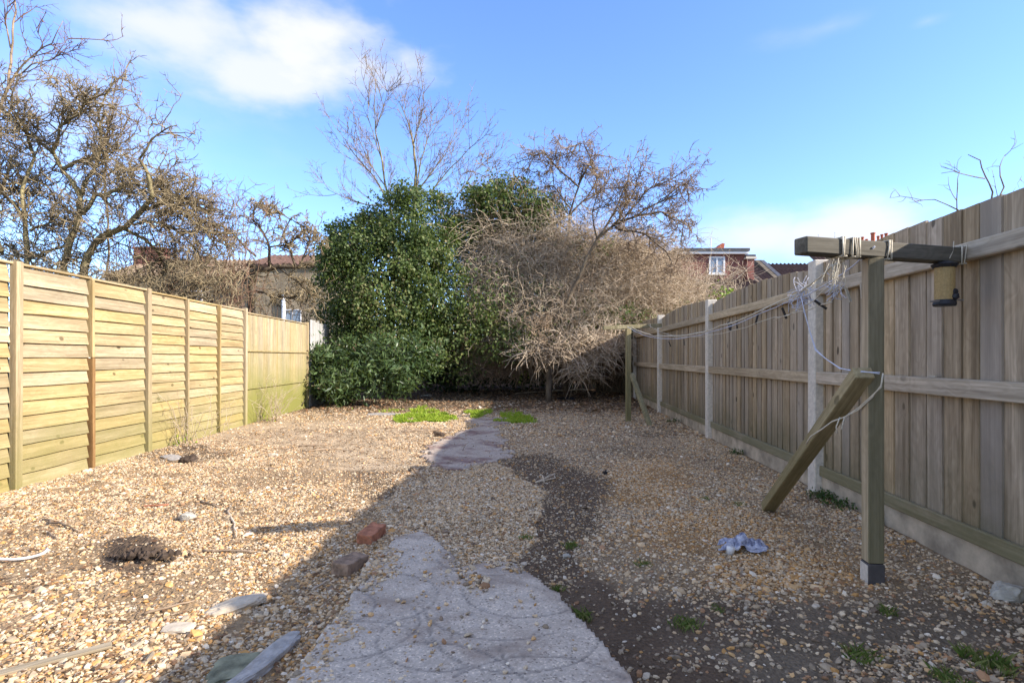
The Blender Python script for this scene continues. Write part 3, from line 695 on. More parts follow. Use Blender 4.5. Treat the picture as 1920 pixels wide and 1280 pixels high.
def rope_pts(a, b, sag, n=14, jit=.006):
    a, b = Vector(a), Vector(b); out = []
    for i in range(n+1):
        s = i/n; p = a.lerp(b, s); p.z -= sag*4*s*(1-s)
        if 0 < i < n: p += Vector([rng.uniform(-jit, jit) for _ in range(3)])
        out.append(p)
    return out
def build_ropes():
    t = empty('washing_line', W(1180, 612, 9.97), 'tangled frayed washing line strung from the near crossbeam to the far pole', 'washing line')
    o = Vector(t.location)
    def add(name, lines, r, m, n=5):
        mb = MB()
        for l in lines: mb.tube([tuple(Vector(p)-o) for p in l], r, n, jit=.25)
        return mb.build(name, m, t, smooth=True)
    far1 = Vector(W(1183, 612, 9.93)); far2 = Vector(W(1176, 612, 9.9)); far3 = Vector(W(1215, 608, 10.0))
    b1 = Vector(W(1562, 460, 2.80)); b2 = Vector(W(1583, 486, 2.82)); b3 = Vector(W(1640, 462, 2.80))
    knot = Vector(W(1502, 548, 3.3)); k2 = Vector(W(1569, 520, 2.86))
    add('line', [rope_pts(far1, knot, .22, 22, .008), rope_pts(knot, b2, -.01, 8), rope_pts(b2, b1, 0, 4)], .006, M['rope'])
    add('line', [rope_pts(far2, Vector(W(1420, 590, 4.2)), .20, 20, .006), rope_pts(Vector(W(1420, 590, 4.2)), knot+Vector((0, 0, -.03)), 0, 6), rope_pts(knot+Vector((0, 0, -.03)), b3, .03, 8)], .004, M['rope_blue'])
    add('line', [rope_pts(far3, Vector(W(1450, 595, 3.8)), .18, 20, .004), rope_pts(Vector(W(1450, 595, 3.8)), k2, .05, 10), rope_pts(Vector(W(1450, 600, 3.8)), Vector(W(1560, 566, 2.95)), .0, 6)], .003, M['rope'])
    # hanging twine from the knot to the brace, and along the brace
    h = [W(1502, 555, 3.25), W(1508, 585, 3.22), W(1520, 625, 3.18), W(1530, 655, 3.1), W(1548, 672, 3.0), W(1575, 690, 2.9), W(1605, 697, 2.82), W(1650, 698, 2.74)]
    add('twine', [h, [tuple(Vector(p)+Vector([rng.uniform(-.008, .008)]*3)) for p in h]], .0026, M['rope_blue'])
    g = [W(1656, 702, 2.70), W(1652, 722, 2.72), W(1635, 745, 2.80), W(1610, 768, 2.90), W(1585, 781, 2.97), W(1560, 790, 3.03), W(1540, 805, 3.10), W(1520, 818, 3.2), W(1512, 830, 3.28)]
    add('twine', [g, [tuple(Vector(p)+Vector((0, 0, rng.uniform(-.012, .012)))) for p in g], [W(1575, 782, 2.97), W(1568, 800, 2.98), W(1570, 812, 2.98)], [W(1583, 782, 2.96), W(1578, 805, 2.96)]], .0038, M['rope'])
    # loops round the beam
    c0 = Vector(W(1500, 464, 2.74)); c1 = Vector(W(1792, 476, 3.02)); loops = []
    dv = (c1-c0).normalized(); nv = Vector((-dv.y, dv.x, 0)).normalized()
    for s, k in ((.215, 4), (.27, 2), (.30, 3), (.50, 4), (.985, 2)):
        for _ in range(k):
            c = c0.lerp(c1, s); c.z = 1.701; c += dv*rng.uniform(-.012, .012); lp = []
            for (a, b) in ((-1, -1), (-1, 1), (1, 1), (1, -1), (-1, -1)):
                lp.append(c+nv*a*.049+Vector((0, 0, b*.047))+dv*rng.uniform(-.02, .02))
            loops.append(lp)
    add('rope_loop', loops, .0042, M['rope'])
    # strands hanging below the beam
    st = []
    for _ in range(13):
        p = Vector(W(rng.uniform(1557, 1585), rng.uniform(478, 492), rng.uniform(2.74, 2.84))); l = [p]
        for _ in range(5): p = p+Vector((rng.uniform(-.02, .015), rng.uniform(-.01, .02), -rng.uniform(.01, .05))); l.append(p)
        st.append(l)
    add('frayed_strands', st, .0018, M['rope'], 4)
    st = []
    for c_, n_, sp, r_ in ((knot, 44, .085, .0026), (k2+Vector((0, 0, -.05)), 20, .06, .0026)):
        for _ in range(n_):
            p = c_+Vector([rng.gauss(0, sp*.25) for _ in range(3)]); d = Vector((rng.uniform(-1, 1), rng.uniform(-.5, .5), rng.uniform(-1.3, .6))).normalized(); l = [p]
            for _ in range(4): p = p+d*sp*.3; d = (d+Vector([rng.uniform(-.9, .9) for _ in range(3)])).normalized(); l.append(p)
            st.append(l)
    tag(add('frayed_knot', st, .0019, M['rope_blue'], 4), kind='stuff')
    fz = []
    for (a, b, s_, n_) in ((far1, knot, .22, 70), (far2, Vector(W(1420, 590, 4.2)), .20, 40), (knot, b2, 0, 40)):
        for _ in range(n_):
            s = rng.uniform(.5, 1) if n_ > 40 else rng.random(); p = a.lerp(b, s); p.z -= s_*4*s*(1-s)
            e = p+Vector((rng.uniform(-.03, .03), rng.uniform(-.03, .03), rng.uniform(-.035, .02))); fz.append([p, p.lerp(e, .5)+Vector((0, 0, .005)), e])
    add('rope_fuzz', fz, .0016, M['rope'], 3)
    # pegs hanging from the lines
    def peg(px, py, Z, pale=False, tilt=None):
        m = M['peg_pale'] if pale else M['peg']; tl = rng.uniform(-.5, .3) if tilt is None else tilt
        mb = MB(); mb.box(-.006, -.001, -.005, .005, -.075, .004); mb.box(.001, .006, -.005, .005, -.075, .004); mb.box(-.008, .008, -.003, .003, -.03, -.024)
        ob = mb.build('clothes_peg', m, None, W(px, py, Z), (0, tl, rng.uniform(-.4, .4)))
        return ob
    for i, (px, py, Z) in enumerate(((1254, 640, 7.6), (1282, 636, 6.9), (1365, 604, 5.2), (1371, 606, 5.1), (1382, 600, 4.9), (1421, 590, 4.3), (1467, 578, 3.7))):
        tag(peg(px, py, Z), 'dark clothes peg on the washing line, '+('farthest of the seven', 'second from the far pole', 'left one of the close trio at mid-line', 'middle one of the close trio at mid-line', 'right one of the close trio at mid-line', 'alone between the trio and the frayed knot', 'nearest one just before the frayed knot')[i], 'clothes peg', 'dark pegs on the washing line')
    tag(peg(1528, 564, 3.1, tilt=-.9), 'dark clothes peg sticking out of the frayed knot in the washing line', 'clothes peg')
    tag(peg(1586, 541, 2.95, True), 'pale weathered peg left of the near pole under the crossbeam', 'clothes peg', 'pale pegs under the near crossbeam')
    tag(peg(1615, 533, 2.95, True), 'pale weathered peg hanging right against the near pole under the crossbeam', 'clothes peg', 'pale pegs under the near crossbeam')
    tag(peg(1219, 607, 9.6, True), 'pale peg at the far end of the washing line beside the far pole', 'clothes peg')
build_ropes()

def build_feeder():
    c = Vector(W(1771, 492, 2.96)); t = empty('bird_feeder', tuple(c), 'seed-filled tube bird feeder hanging from the right end of the near crossbeam', 'bird feeder')
    k = 2.96/F
    z = lambda py: (492-py)*k
    MB().tube([(0, 0, z(500)), (0, 0, z(566))], .046, 20).build('seed_tube', M['seed'], t, smooth=False)
    MB().tube([(0, 0, z(490)), (0, 0, z(496)), (0, 0, z(502))], [.028, .062, .052], 20).build('lid', M['blackp'], t)
    MB().tube([(0, 0, z(562)), (0, 0, z(570)), (0, 0, z(574))], [.048, .054, .05], 20).build('base', M['blackp'], t)
    MB().tube([(-.095, -.02, z(566)), (.085, -.02, z(563))], .004, 8).build('perch', M['metal'], t)
    mb = MB(); mb.tube([(.022, -.030, z(558)), (.024, -.044, z(556)), (.024, -.05, z(552))], [.022, .02, .012], 12); mb.tube([(.022, -.030, z(548)), (.026, -.047, z(548))], [.020, .014], 12)
    mb.build('feeding_port', M['blackp'], t)
    MB().tube([(0, 0, z(492)), (.02, -.01, z(484)), (.045, -.0, z(470)), (.05, .0, z(452))], .0022, 5).build('hanging_wire', M['rope'], t)
build_feeder()

# ------------------------------------------------------------------ loose things on the ground
def rock_mesh(name, sx, sy, sz, seed, sub=4, rough=.25, facet=True):
    import bmesh
    bm = bmesh.new(); bmesh.ops.create_icosphere(bm, subdivisions=sub, radius=1)
    pr = np.random.default_rng(seed); PN = pr.normal(size=(11, 3)); PN /= np.linalg.norm(PN, axis=1, keepdims=True); PD = pr.uniform(.55, .85, 11)
    for v in bm.verts:
        if facet:
            for pn, pd in zip(PN, PD):
                dd = float(np.dot(np.array(v.co), pn))
                if dd > pd: v.co -= Vector(pn*(dd-pd))
        c = v.co.copy(); a = np.array(c)*1.3+seed*3.1; f = 1+rough*2*(float(fbm(a[0], a[1], a[2], 4))-.5)
        b2 = np.array(c)*4+seed; f += (float(fbm(b2[0], b2[1], b2[2], 3))-.5)*.28; q = [math.copysign(abs(x)**.7, x) for x in c]
        v.co = (q[0]*sx*f, q[1]*sy*f, q[2]*sz*f)
    me = bpy.data.meshes.new(name); bm.to_mesh(me); bm.free(); return me
def gz(x, y): return float(height(np.array([x]), np.array([y]))[0])
def rock(name, px, py, sx, sy, sz, m, label, cat, rz=0, seed=1, tilt=(0, 0), rough=.25, lift=.5):
    x, y, _ = G(px, py); o = link(name, rock_mesh(name, sx, sy, sz, seed, rough=rough), M[m], None, (x, y, gz(x, y)+sz*lift), (tilt[0], tilt[1], rz))
    return tag(o, label, cat)
def brick(px, py, rz, m, label, tilt=0):
    import bmesh
    me = MB().box(-.052, .052, -.108, .108, -.033, .033).mesh('brick'); bm = bmesh.new(); bm.from_mesh(me)
    bmesh.ops.subdivide_edges(bm, edges=bm.edges[:], cuts=7, use_grid_fill=True)
    for v in bm.verts:
        a = np.array(v.co)*28+px; v.co += Vector((float(vn(*a))-.5, float(vn(*(a+9)))-.5, float(vn(*(a+20)))-.5))*.008
        e = sum(abs(abs(c)-l) < .003 for c, l in zip(v.co, (.052, .108, .033)))
        if e >= 2: v.co *= .97
    bm.to_mesh(me); bm.free()
    x, y, _ = G(px, py); tag(link('brick', me, M[m], None, (x, y, gz(x, y)+.03), (tilt, R(4), rz)), label, 'brick')
brick(697, 1005, R(-12), 'brick_red', 'orange-red brick half sunk in gravel left of the concrete path, farther one', R(3))
brick(657, 1061, R(-16), 'brick_brown', 'dull brown brick beside the concrete path, nearer to the camera', R(-4))
rock('concrete_lump', 440, 1132, .13, .075, .028, 'pale_stone', 'large pale wedge-shaped concrete lump on sunlit gravel', 'stone', R(25), 2, (R(-8), R(-8)))
rock('flat_stone', 333, 1175, .072, .05, .010, 'pale_stone', 'flat pinkish cream stone below the concrete lump', 'stone', R(5), 5, lift=.9)
rock('kerb_stone', 490, 1245, .05, .21, .028, 'kerb', 'long rounded grey kerb stone lying in the shade at the bottom left', 'stone', R(-12), 3, rough=.28)
rock('mossy_stone', 440, 1255, .10, .11, .018, 'mossy', 'low mossy green stone left of the grey kerb stone', 'stone', R(10), 4)
rock('white_stone', 353, 975, .05, .055, .035, 'stone', 'upright chalky white stone amid gravel on the left', 'stone', R(5), 6)
rock('small_stone', 511, 856, .055, .03, .028, 'pale_stone', 'small cream stone alone on the sandy ground near the left fence', 'stone', R(5), 7)
rock('rough_stone', 1892, 1118, .075, .07, .045, 'stone', 'rough rounded stone against the base of the right fence', 'stone', R(30), 8)
rock('flat_slab', 722, 777, .36, .14, .02, 'kerb', 'thin pale slab lying in front of the laurel bush', 'slab', R(-5), 9, rough=.15)
rock('flat_slab', 320, 858, .22, .10, .012, 'kerb', 'grey slab flush with the soil at the foot of the left fence', 'slab', R(-40), 10, rough=.2, lift=.8)
for i, (px, py, s, mm, lb) in enumerate(((1555, 897, .016, 'stone', 'small white stone behind the foot of the leaning brace'), (1212, 1262, .02, 'pale_stone', 'small buff stone at the bottom edge right of the path'), (803, 1030, .02, 'stone', 'round grey pebble at the near end of the gravel oval'),
        (1062, 1040, .026, 'stone', 'flat grey stone on dark soil beside the nearest grass tuft right of the path'), (1600, 996, .02, 'stone', 'small pale stone left of the near pole'), (1530, 1140, .02, 'pale_stone', 'small tan stone on dark soil between rag and bottom right corner'), (983, 1052, .02, 'pale_stone', 'small cream chip at the top of the path slab'))):
    rock('small_stone', px, py, s, s*.8, s*.5, mm, lb, 'stone', i, 20+i)

def clod():
    x, y, _ = G(268, 1050); S = []
    for k in range(70):
        s = rng.uniform(.006, .026); S.append((rng.gauss(0, .075), rng.gauss(0, .045), s))
    import bmesh
    bm = bmesh.new()
    for (a, b, s) in S:
        r_ = bmesh.ops.create_icosphere(bm, subdivisions=1, radius=s)
        hh = max(0, .045-.25*math.hypot(a, b))
        for v in r_['verts']: v.co = v.co*rng.uniform(.7, 1.25)+Vector((a, b, hh*rng.uniform(.5, 1)))
    me = bpy.data.meshes.new('soil_clod'); bm.to_mesh(me); bm.free()
    tag(link('soil_clod', me, M['soil'], None, (x, y, gz(x, y)+.0)), 'heap of dark crumbly soil on the sunlit gravel at left', 'soil', kind='stuff')
clod()
def plank(px, py, l, w, h, rz, m, label, tilt=0):
    x, y, _ = G(px, py); o = MB().box(-l/2, l/2, -w/2, w/2, 0, h).build('plank', M[m], None, (x, y, gz(x, y)+.006), (0, tilt, rz), bevel=.003); tag(o, label, 'plank')
plank(100, 1240, .36, .045, .012, R(38), 'oldwood', 'weathered bleached plank lying in the bottom left corner')
plank(293, 952, .17, .025, .010, R(12), 'brick_red', 'short reddish wood strip on the gravel left of centre')
plank(530, 1208, .07, .035, .025, R(-8), 'mossy', 'dark mossy wood offcut right of the grey kerb stone')
def rim():
    x, y, _ = G(30, 1045); pts = [(.16*math.cos(a), .08*math.sin(a)*1.2, .012+.006*math.sin(2*a)) for a in np.linspace(-2.6, .55, 18)]
    MB_ = MB().tube(pts, .008, 6); tag(MB_.build('hoop', M['white'], None, (x, y, gz(x, y)+.01), smooth=True), 'curved white plastic rim half buried at the left edge', 'rim')
rim()
STK = [((614, 835), (560, 838), 'thin brown stick on the sandy ground toward the left fence'), ((752, 811), (858, 806), 'long dark stick lying just below the bright grass patch'),
       ((770, 878), (800, 905), 'thin stick crossing the shadow edge left of the stained pad'), ((270, 1150), (365, 1126), 'slim dark twig left of the concrete lump'),
       ((585, 1102), (618, 1082), 'pale splinter of wood in front of the brown brick'), ((376, 942), (412, 952), 'reddish stick amid gravel at left behind the white stone'),
       ((430, 955), (443, 1010), 'thin upright pale stem lying across the left gravel'), ((1100, 738), (965, 742), 'bleached branch on dark soil under the thicket'),
       ((80, 975), (150, 1000), 'thin brown twig on the gravel near the left fence'), ((90, 1003), (108, 1015), 'dark curled root on the far left gravel'),
       ((1150, 843), (1168, 843), 'short black stick on the brown gravel toward the far pole'), ((640, 842), (566, 848), 'narrow twig parallel to the left fence on sandy soil'),
       ((380, 1035), (480, 1036), 'thin straight twig on gravel right of the soil heap')]
for (a, b, lb) in STK:
    A = Vector(G(*a)); B = Vector(G(*b)); A.z = gz(A.x, A.y)+.012; B.z = gz(B.x, B.y)+.012; pts = []
    for i in range(8):
        p = A.lerp(B, i/7); 
        if 0 < i < 7: p += Vector((rng.uniform(-1, 1), rng.uniform(-1, 1), rng.uniform(0, .6)))*(B-A).length*.025
        pts.append(tuple(p-A))
    r0 = .004+.0012*A.y
    tag(MB().tube(pts, [r0*(1-.07*i) for i in range(8)], 6, jit=.2).build('stick', M['twig_t'] if 'pale' in lb or 'bleached' in lb else M['twig_b'], None, tuple(A), smooth=True), lb, 'stick')
def fork():
    A = Vector(G(1010, 905)); mb = MB()
    for l in ([(0, 0, .01), (.09, .10, .03), (.17, .24, .035), (.13, .28, .02)], [(.02, .02, .012), (.10, .06, .02), (.16, .12, .02), (.16, .24, .03)], [(-.03, -.03, .01), (.04, .05, .02), (.12, .16, .045)], [(.05, .0, .01), (.04, .09, .05)]):
        mb.tube(l, [.008, .007, .006, .004][:len(l)], 6, jit=.2)
    tag(mb.build('forked_twig', M['twig_t'], None, tuple(A), smooth=True), 'pale forked twig on the dark soil strip right of the gravel oval', 'stick')
fork()
def rag():
    n = 46; x0, y0, _ = G(1392, 1030); g = np.linspace(-1, 1, n); X, Y = np.meshgrid(g, g)
    rr = np.sqrt(X**2+Y**2); U = X*.145*(1-.12*Y)+(fbm(X*3, Y*3, 1)-.5)*.08; V = Y*.085+(fbm(X*3, Y*3, 5)-.5)*.05
    fold = np.abs(fbm(X*2.6+2, Y*2.6, 8, 3)-.5)*2
    Z = .085*np.exp(-rr**2*1.3)*(.55+.9*fold)+.018*np.sin(X*9+4*fbm(X*2, Y*2, 3))*np.exp(-rr)+.012
    Z = np.maximum(Z, .006)
    idx = np.arange(n*n).reshape(n, n); ok = (rr < 1.0+.25*np.sin(np.arctan2(Y, X)*5+1))
    f = np.stack([idx[:-1, :-1], idx[:-1, 1:], idx[1:, 1:], idx[1:, :-1]], -1).reshape(-1, 4); f = f[ok.ravel()[f].all(1)]
    me = np_mesh('rag', np.stack([U.ravel(), V.ravel(), Z.ravel()], 1), f, True)
    m, nt, b = mat('striped_cloth', .9, .2); q = NT(nt); tc = q.n('ShaderNodeTexCoord')
    q.L.new(q.ramp(q.noise(q.mapping(tc.outputs['Object'], (1, 1, 1)), 26, 4, .6), [(.38, (.14, .15, .22)), (.5, (.34, .35, .44)), (.64, (.56, .56, .60))]), b.inputs['Base Color'])
    o = link('rag', me, m, None, (x0, y0, gz(x0, y0))); so_ = o.modifiers.new('thick', 'SOLIDIFY'); so_.thickness = .003
    tag(o, 'crumpled blue-grey cloth rag dropped on the orange gravel', 'rag')
    x1, y1, _ = G(1367, 1036)
    tag(MB().tube([(0, 0, 0), (0, .002, .03), (.0, .004, .045)], [.022, .024, .024], 16).build('cup', M['white'], None, (x1, y1-.01, gz(x1, y1)+.002), (.25, .1, 0), smooth=True), 'small white plastic cup tucked against the blue rag', 'cup')
rag()
def pot():
    x, y, _ = G(757, 742); n = 18; mb = MB()
    mb.tube([(0, 0, .0), (.22, 0, 0), (.42, 0, 0), (.42, 0, 0), (.38, 0, 0), (.02, 0, 0)], [.12, .16, .19, .17, .165, .11], n, cap=True)
    tag(mb.build('plant_pot', M['bluep'], None, (x, y, .24), (0, R(-8), R(200)), smooth=False), 'blue-green plastic pot lying on its side under the laurel', 'plant pot')
    rock('black_bag', 1058, 749, .26, .12, .05, 'blackp', 'crumpled black plastic bag on the far gravel below the thicket', 'bag', 0, 31, rough=.6)
    rock('litter_scrap', 880, 737, .16, .10, .03, 'stone', 'pale scrap of rubbish on the dark soil below the ivy', 'litter', .5, 32, rough=.5)
    rock('litter_scrap', 800, 744, .15, .07, .03, 'stone', 'pale scrap of rubbish just right of the plastic pot', 'litter', .2, 33, rough=.5)
    rock('dark_clod', 822, 818, .08, .05, .05, 'soil', 'dark clod of earth at the end of the long stick', 'soil', 0, 34, rough=.6)
    rock('dark_clod', 351, 867, .10, .07, .05, 'soil', 'dark clod of earth at the foot of the left fence', 'soil', 0, 35, rough=.6)
    x, y, _ = G(1134, 889); tag(MB().box(-.02, .02, -.015, .015, 0, .03).tube([(0, 0, .02), (.012, 0, .045)], .008, 8).build('plastic_cap', M['blackp'], None, (x, y, gz(x, y)), (0, .1, .4), bevel=.0), 'tiny black plastic cap on the soil beside the orange gravel', 'cap')
pot()

# ------------------------------------------------------------------ leaves, twigs, grass
def leaf_mesh(name, C, D, Nn, Lg, Wd, tint):
    """each leaf: base, two side points, tip - folded on its midrib. C base, D direction, Nn normal"""
    D = D/np.linalg.norm(D, axis=1, keepdims=True); S = np.cross(D, Nn); S /= np.linalg.norm(S, axis=1, keepdims=True)+1e-9; U = np.cross(S, D)
    L_ = Lg[:, None]; w = Wd[:, None]
    v = np.stack([C, C+D*L_*.45+S*w-U*w*.25, C+D*L_-U*L_*.12, C+D*L_*.45-S*w-U*w*.25], 1)
    n = len(C); b = np.arange(n)[:, None]*4
    f = np.concatenate([b+np.array([[0, 1, 2]]), b+np.array([[0, 2, 3]])])
    return np_mesh(name, v.reshape(-1, 3), f, False, {'tint': np.repeat(tint, 4)})
def foliage(name, ells, nclump, per, spread, Lg, asp, m, parent, inner=.72, droop=.4, tlo=0, thi=1, cut=None, lumpy=.42):
    ells = np.array(ells, float); area = (ells[:, 3]*ells[:, 5]+ells[:, 3]*ells[:, 4]+ells[:, 4]*ells[:, 5]); p = area/area.sum()
    e = ells[nr.choice(len(ells), nclump, p=p)]; d = nr.normal(size=(nclump, 3)); d /= np.linalg.norm(d, axis=1, keepdims=True)
    d[:, 1] = np.where(nr.random(nclump) < .55, -abs(d[:, 1]), d[:, 1])
    lump = 1-lumpy*.5+lumpy*fbm(d[:, 0]*2.2+e[:, 0], d[:, 1]*2.2+e[:, 1], d[:, 2]*2.2+e[:, 2], 3)
    rf = lump*np.where(nr.random(nclump) < .35, nr.uniform(inner, 1, nclump), nr.uniform(.93, 1.04, nclump))
    spray = nr.random(nclump) < .08; rf = np.where(spray, rf*nr.uniform(1.05, 1.28, nclump), rf)
    c = e[:, :3]+d*e[:, 3:6]*rf[:, None]
    nrm = d/e[:, 3:6]; nrm /= np.linalg.norm(nrm, axis=1, keepdims=True)
    if cut is not None: k = cut(c); c = c[k]; nrm = nrm[k]
    n = len(c); ct = np.clip(.2+.5*fbm(c[:, 0]*1.1, c[:, 1]*1.1, c[:, 2]*1.1, 3)+nr.normal(0, .12, n), 0, 1)
    C = np.repeat(c, per, 0)+nr.normal(size=(n*per, 3))*spread; Nn = np.repeat(nrm, per, 0)*1.0+nr.normal(size=(n*per, 3))*.45+np.array([0, 0, .35])
    D = nr.normal(size=(n*per, 3))*.7+np.array([0, 0, -droop])+np.repeat(nrm, per, 0)*.3
    Nn /= np.linalg.norm(Nn, axis=1, keepdims=True)
    t = np.clip(np.repeat(ct, per)+nr.normal(0, .18, n*per), 0, 1)*(thi-tlo)+tlo
    ls = Lg*nr.uniform(.45, 1.35, n*per)
    me = leaf_mesh(name, C, D, Nn, ls, ls*asp, t)
    return tag(link(name, me, M[m], parent), kind='stuff')

def segs_mesh(name, S, sides=3):
    S = np.array(S, dtype=np.float64); P0, P1, r0, r1 = S[:, 0:3], S[:, 3:6], S[:, 6:7], S[:, 7:8]
    d = P1-P0; d /= np.linalg.norm(d, axis=1, keepdims=True)+1e-9
    ref = np.where(np.abs(d[:, 2:3]) > .8, np.array([[1., 0, 0]]), np.array([[0, 0, 1.]])); u = np.cross(d, ref); u /= np.linalg.norm(u, axis=1, keepdims=True)+1e-9; w = np.cross(d, u)
    P1 = P1+d*r1*.5; V = []
    for P, r in ((P0, r0), (P1, r1)):
        for j in range(sides):
            a = 2*math.pi*j/sides; V.append(P+(u*math.cos(a)+w*math.sin(a))*r)
    V = np.stack(V, 1); n = len(S); b = np.arange(n)[:, None]*2*sides
    f = np.concatenate([b+np.array([[j, (j+1) % sides, (j+1) % sides+sides, j+sides]]) for j in range(sides)])
    return np_mesh(name, V.reshape(-1, 3), f, True)
def walk(S, p, d, L_, r, n, wig, up, taper=.35):
    out = [p]; dx, dy, dz = d; s = L_/n; r0 = r
    for i in range(n):
        dx += rng.gauss(0, wig); dy += rng.gauss(0, wig); dz += rng.gauss(0, wig)+up
        q = math.sqrt(dx*dx+dy*dy+dz*dz)+1e-9; dx /= q; dy /= q; dz /= q
        nx = (p[0]+dx*s, p[1]+dy*s, p[2]+dz*s); r1 = r*(1-(1-taper)*(i+1)/n)
        S.append((*p, *nx, r0, r1)); p = nx; r0 = r1; out.append(p)
    return out
def spawn(S, pts, levels, t0=.2):
    """levels: list of (count, length, radius, steps, wiggle, up, forwardness)"""
    if not levels: return
    cnt, L_, r, n, wig, up, fw = levels[0]
    c = int(cnt) + (rng.random() < cnt-int(cnt))
    m = len(pts)-1
    for _ in range(c):
        t = rng.uniform(t0, 1)*m; i = min(int(t), m-1); f = t-i; a, b = pts[i], pts[i+1]
        p = tuple(a[k]+(b[k]-a[k])*f for k in range(3)); d = [b[k]-a[k] for k in range(3)]; q = math.sqrt(sum(x*x for x in d))+1e-9
        v = [rng.gauss(0, 1) for _ in range(3)]; vq = math.sqrt(sum(x*x for x in v))
        dd = [d[k]/q*fw+v[k]/vq for k in range(3)]; dq = math.sqrt(sum(x*x for x in dd))+1e-9
        o = walk(S, p, [x/dq for x in dd], L_*rng.uniform(.55, 1.2), r*rng.uniform(.7, 1.15), n, wig, up)
        spawn(S, o, levels[1:], .15)
def tree(name, label, limbs, Z, m_trunk, m_twig, levels, cat='tree', group=None, depth=.6, base=True, extra=None, jit=.018):
    """limbs: list of (pixel polyline, r0, r1, weight) ; their depths wander by +-depth"""
    x, y, _ = W(limbs[0][0][0][0], 0, Z); t = empty(name, (x, y, 0), label, cat, group); o = Vector(t.location)
    mb = MB(); S = []
    for li, (pl, r0, r1, wgt) in enumerate(limbs):
        zz = 0; pts = []; tgt = rng.uniform(-depth, depth) if li else 0
        z0 = pl[0][2] if len(pl[0]) > 2 else 0
        for i, p in enumerate(pl):
            f = i/(len(pl)-1); pts.append(Vector(W(p[0], p[1], Z+z0*(1-f)+tgt*f*f)))
        if li == 0 or (base and pl[0][1] > 480 and len(pl[0]) < 3):
            b = pts[0].copy(); b.z = 0; b.x += .0; pts.insert(0, b)
        fine = []
        for a, b in zip(pts[:-1], pts[1:]):
            k = max(2, int((b-a).length/.25))
            for j in range(k): fine.append(a.lerp(b, j/k)+Vector([rng.gauss(0, jit) for _ in range(3)]))
        fine.append(pts[-1]); nf = len(fine)
        mb.tube([tuple(p-o) for p in fine], [r0+(r1-r0)*i/(nf-1) for i in range(nf)], 7, jit=.15)
        lv = [(levels[0][0]*wgt, *levels[0][1:])]+levels[1:]
        spawn(S, [tuple(p-o) for p in fine], lv, .12 if li else .3)
    if extra: extra(S, o)
    mb.build('trunk', m_trunk, t, smooth=True)
    c = link('crown', segs_mesh('crown', S), m_twig, t)
    print(name, 'segments', len(S))
    return t, S

GN = [(30, .9, .017, 6, .30, .04, .8), (6, .42, .0095, 4, .42, .05, .5), (5, .18, .0068, 2, .4, .05, .5)]
tree('gnarled_tree', 'large gnarled lichen-covered bare tree with three leaning trunks above the left fence',
     [([(117, 500), (133, 457), (152, 402), (148, 367), (117, 320), (95, 285), (60, 250)], .085, .03, 1.3),
      ([(51, 495), (49, 430), (43, 400), (42, 360), (62, 290), (50, 240)], .07, .025, 1.2),
      ([(156, 500), (176, 457), (200, 440), (234, 425), (270, 390), (285, 368), (281, 340), (262, 300)], .10, .03, 1.2),
      ([(262, 300, .2), (285, 262), (305, 242), (332, 236)], .022, .008, .15),
      ([(152, 402, 0), (180, 368), (215, 355), (255, 345), (300, 350), (350, 372)], .045, .015, 1.1),
      ([(148, 367, 0), (175, 320), (190, 270), (185, 210), (212, 140)], .035, .008, .7),
      ([(95, 290, 0), (110, 240), (150, 210), (165, 185)], .03, .01, .8),
      ([(60, 260, 0), (30, 230), (5, 210)], .03, .01, .8), ([(43, 400, 0), (10, 370), (-25, 330), (-60, 300)], .04, .01, 1.0),
      ([(270, 390, 0), (310, 380), (350, 370), (380, 390)], .03, .01, .9), ([(234, 430, 0), (273, 450), (300, 480), (310, 510)], .035, .015, .7),
      ([(133, 457, 0), (90, 470), (60, 485), (20, 480)], .025, .01, .7), ([(117, 320, 0), (160, 300), (210, 300), (245, 320)], .035, .01, 1.0),
      ([(49, 430, 0), (90, 420), (110, 380)], .025, .01, .7), ([(300, 350, 0), (340, 400), (385, 430), (400, 440)], .025, .008, .7), ([(250, 420, 0), (300, 415), (340, 440), (370, 470)], .025, .008, .7), ([(0, 470, 0), (-20, 400), (10, 340), (20, 290)], .05, .02, 1.)],
     10.6, M['bark_l'], M['twig_l'], GN, depth=1.0)
tree('tall_bare_tree', 'tall thin bare tree with upswept reddish twigs in the upper left corner',
     [([(-12, 480), (-8, 330), (2, 200), (18, 140), (22, 80), (30, 20), (20, -40)], .09, .012, .8),
      ([(2, 190, 0), (30, 140), (60, 105), (95, 80), (118, 40)], .03, .006, .7), ([(18, 150, 0), (60, 120), (100, 110), (128, 72)], .02, .005, .5),
      ([(-5, 240, 0), (-30, 150), (-20, 60), (-5, 0)], .04, .008, .8), ([(22, 90, 0), (10, 40), (14, 0)], .02, .005, .6)],
     13.5, M['twig_b'], M['twig_r'], [(9, 1.1, .014, 6, .14, .10, 1.2), (5, .5, .009, 4, .2, .10, 1.0), (3, .2, .007, 2, .3, .05, .8)], depth=.5)
tree('leafless_sapling', 'slim leafless sapling with upswept tips behind the gnarled tree',
     [([(200, 505), (205, 420), (195, 330), (200, 250), (215, 170), (214, 110)], .04, .006, .7), ([(205, 340, 0), (185, 260), (220, 200), (245, 165)], .02, .005, .6), ([(200, 300, 0), (232, 240), (262, 200)], .015, .004, .4)],
     13.2, M['twig_b'], M['twig_r'], [(9, .9, .011, 6, .12, .1, 1.3), (4, .35, .008, 3, .25, .1, .8)], depth=.5)
FAN = []
for k in range(64):
    bx = rng.uniform(215, 470); x1 = bx+rng.uniform(-70, 90); FAN.append(([(bx, rng.uniform(560, 590)), (bx+(x1-bx)*.35, rng.uniform(500, 530)), (x1, rng.uniform(360, 470))], .013, .004, 1))
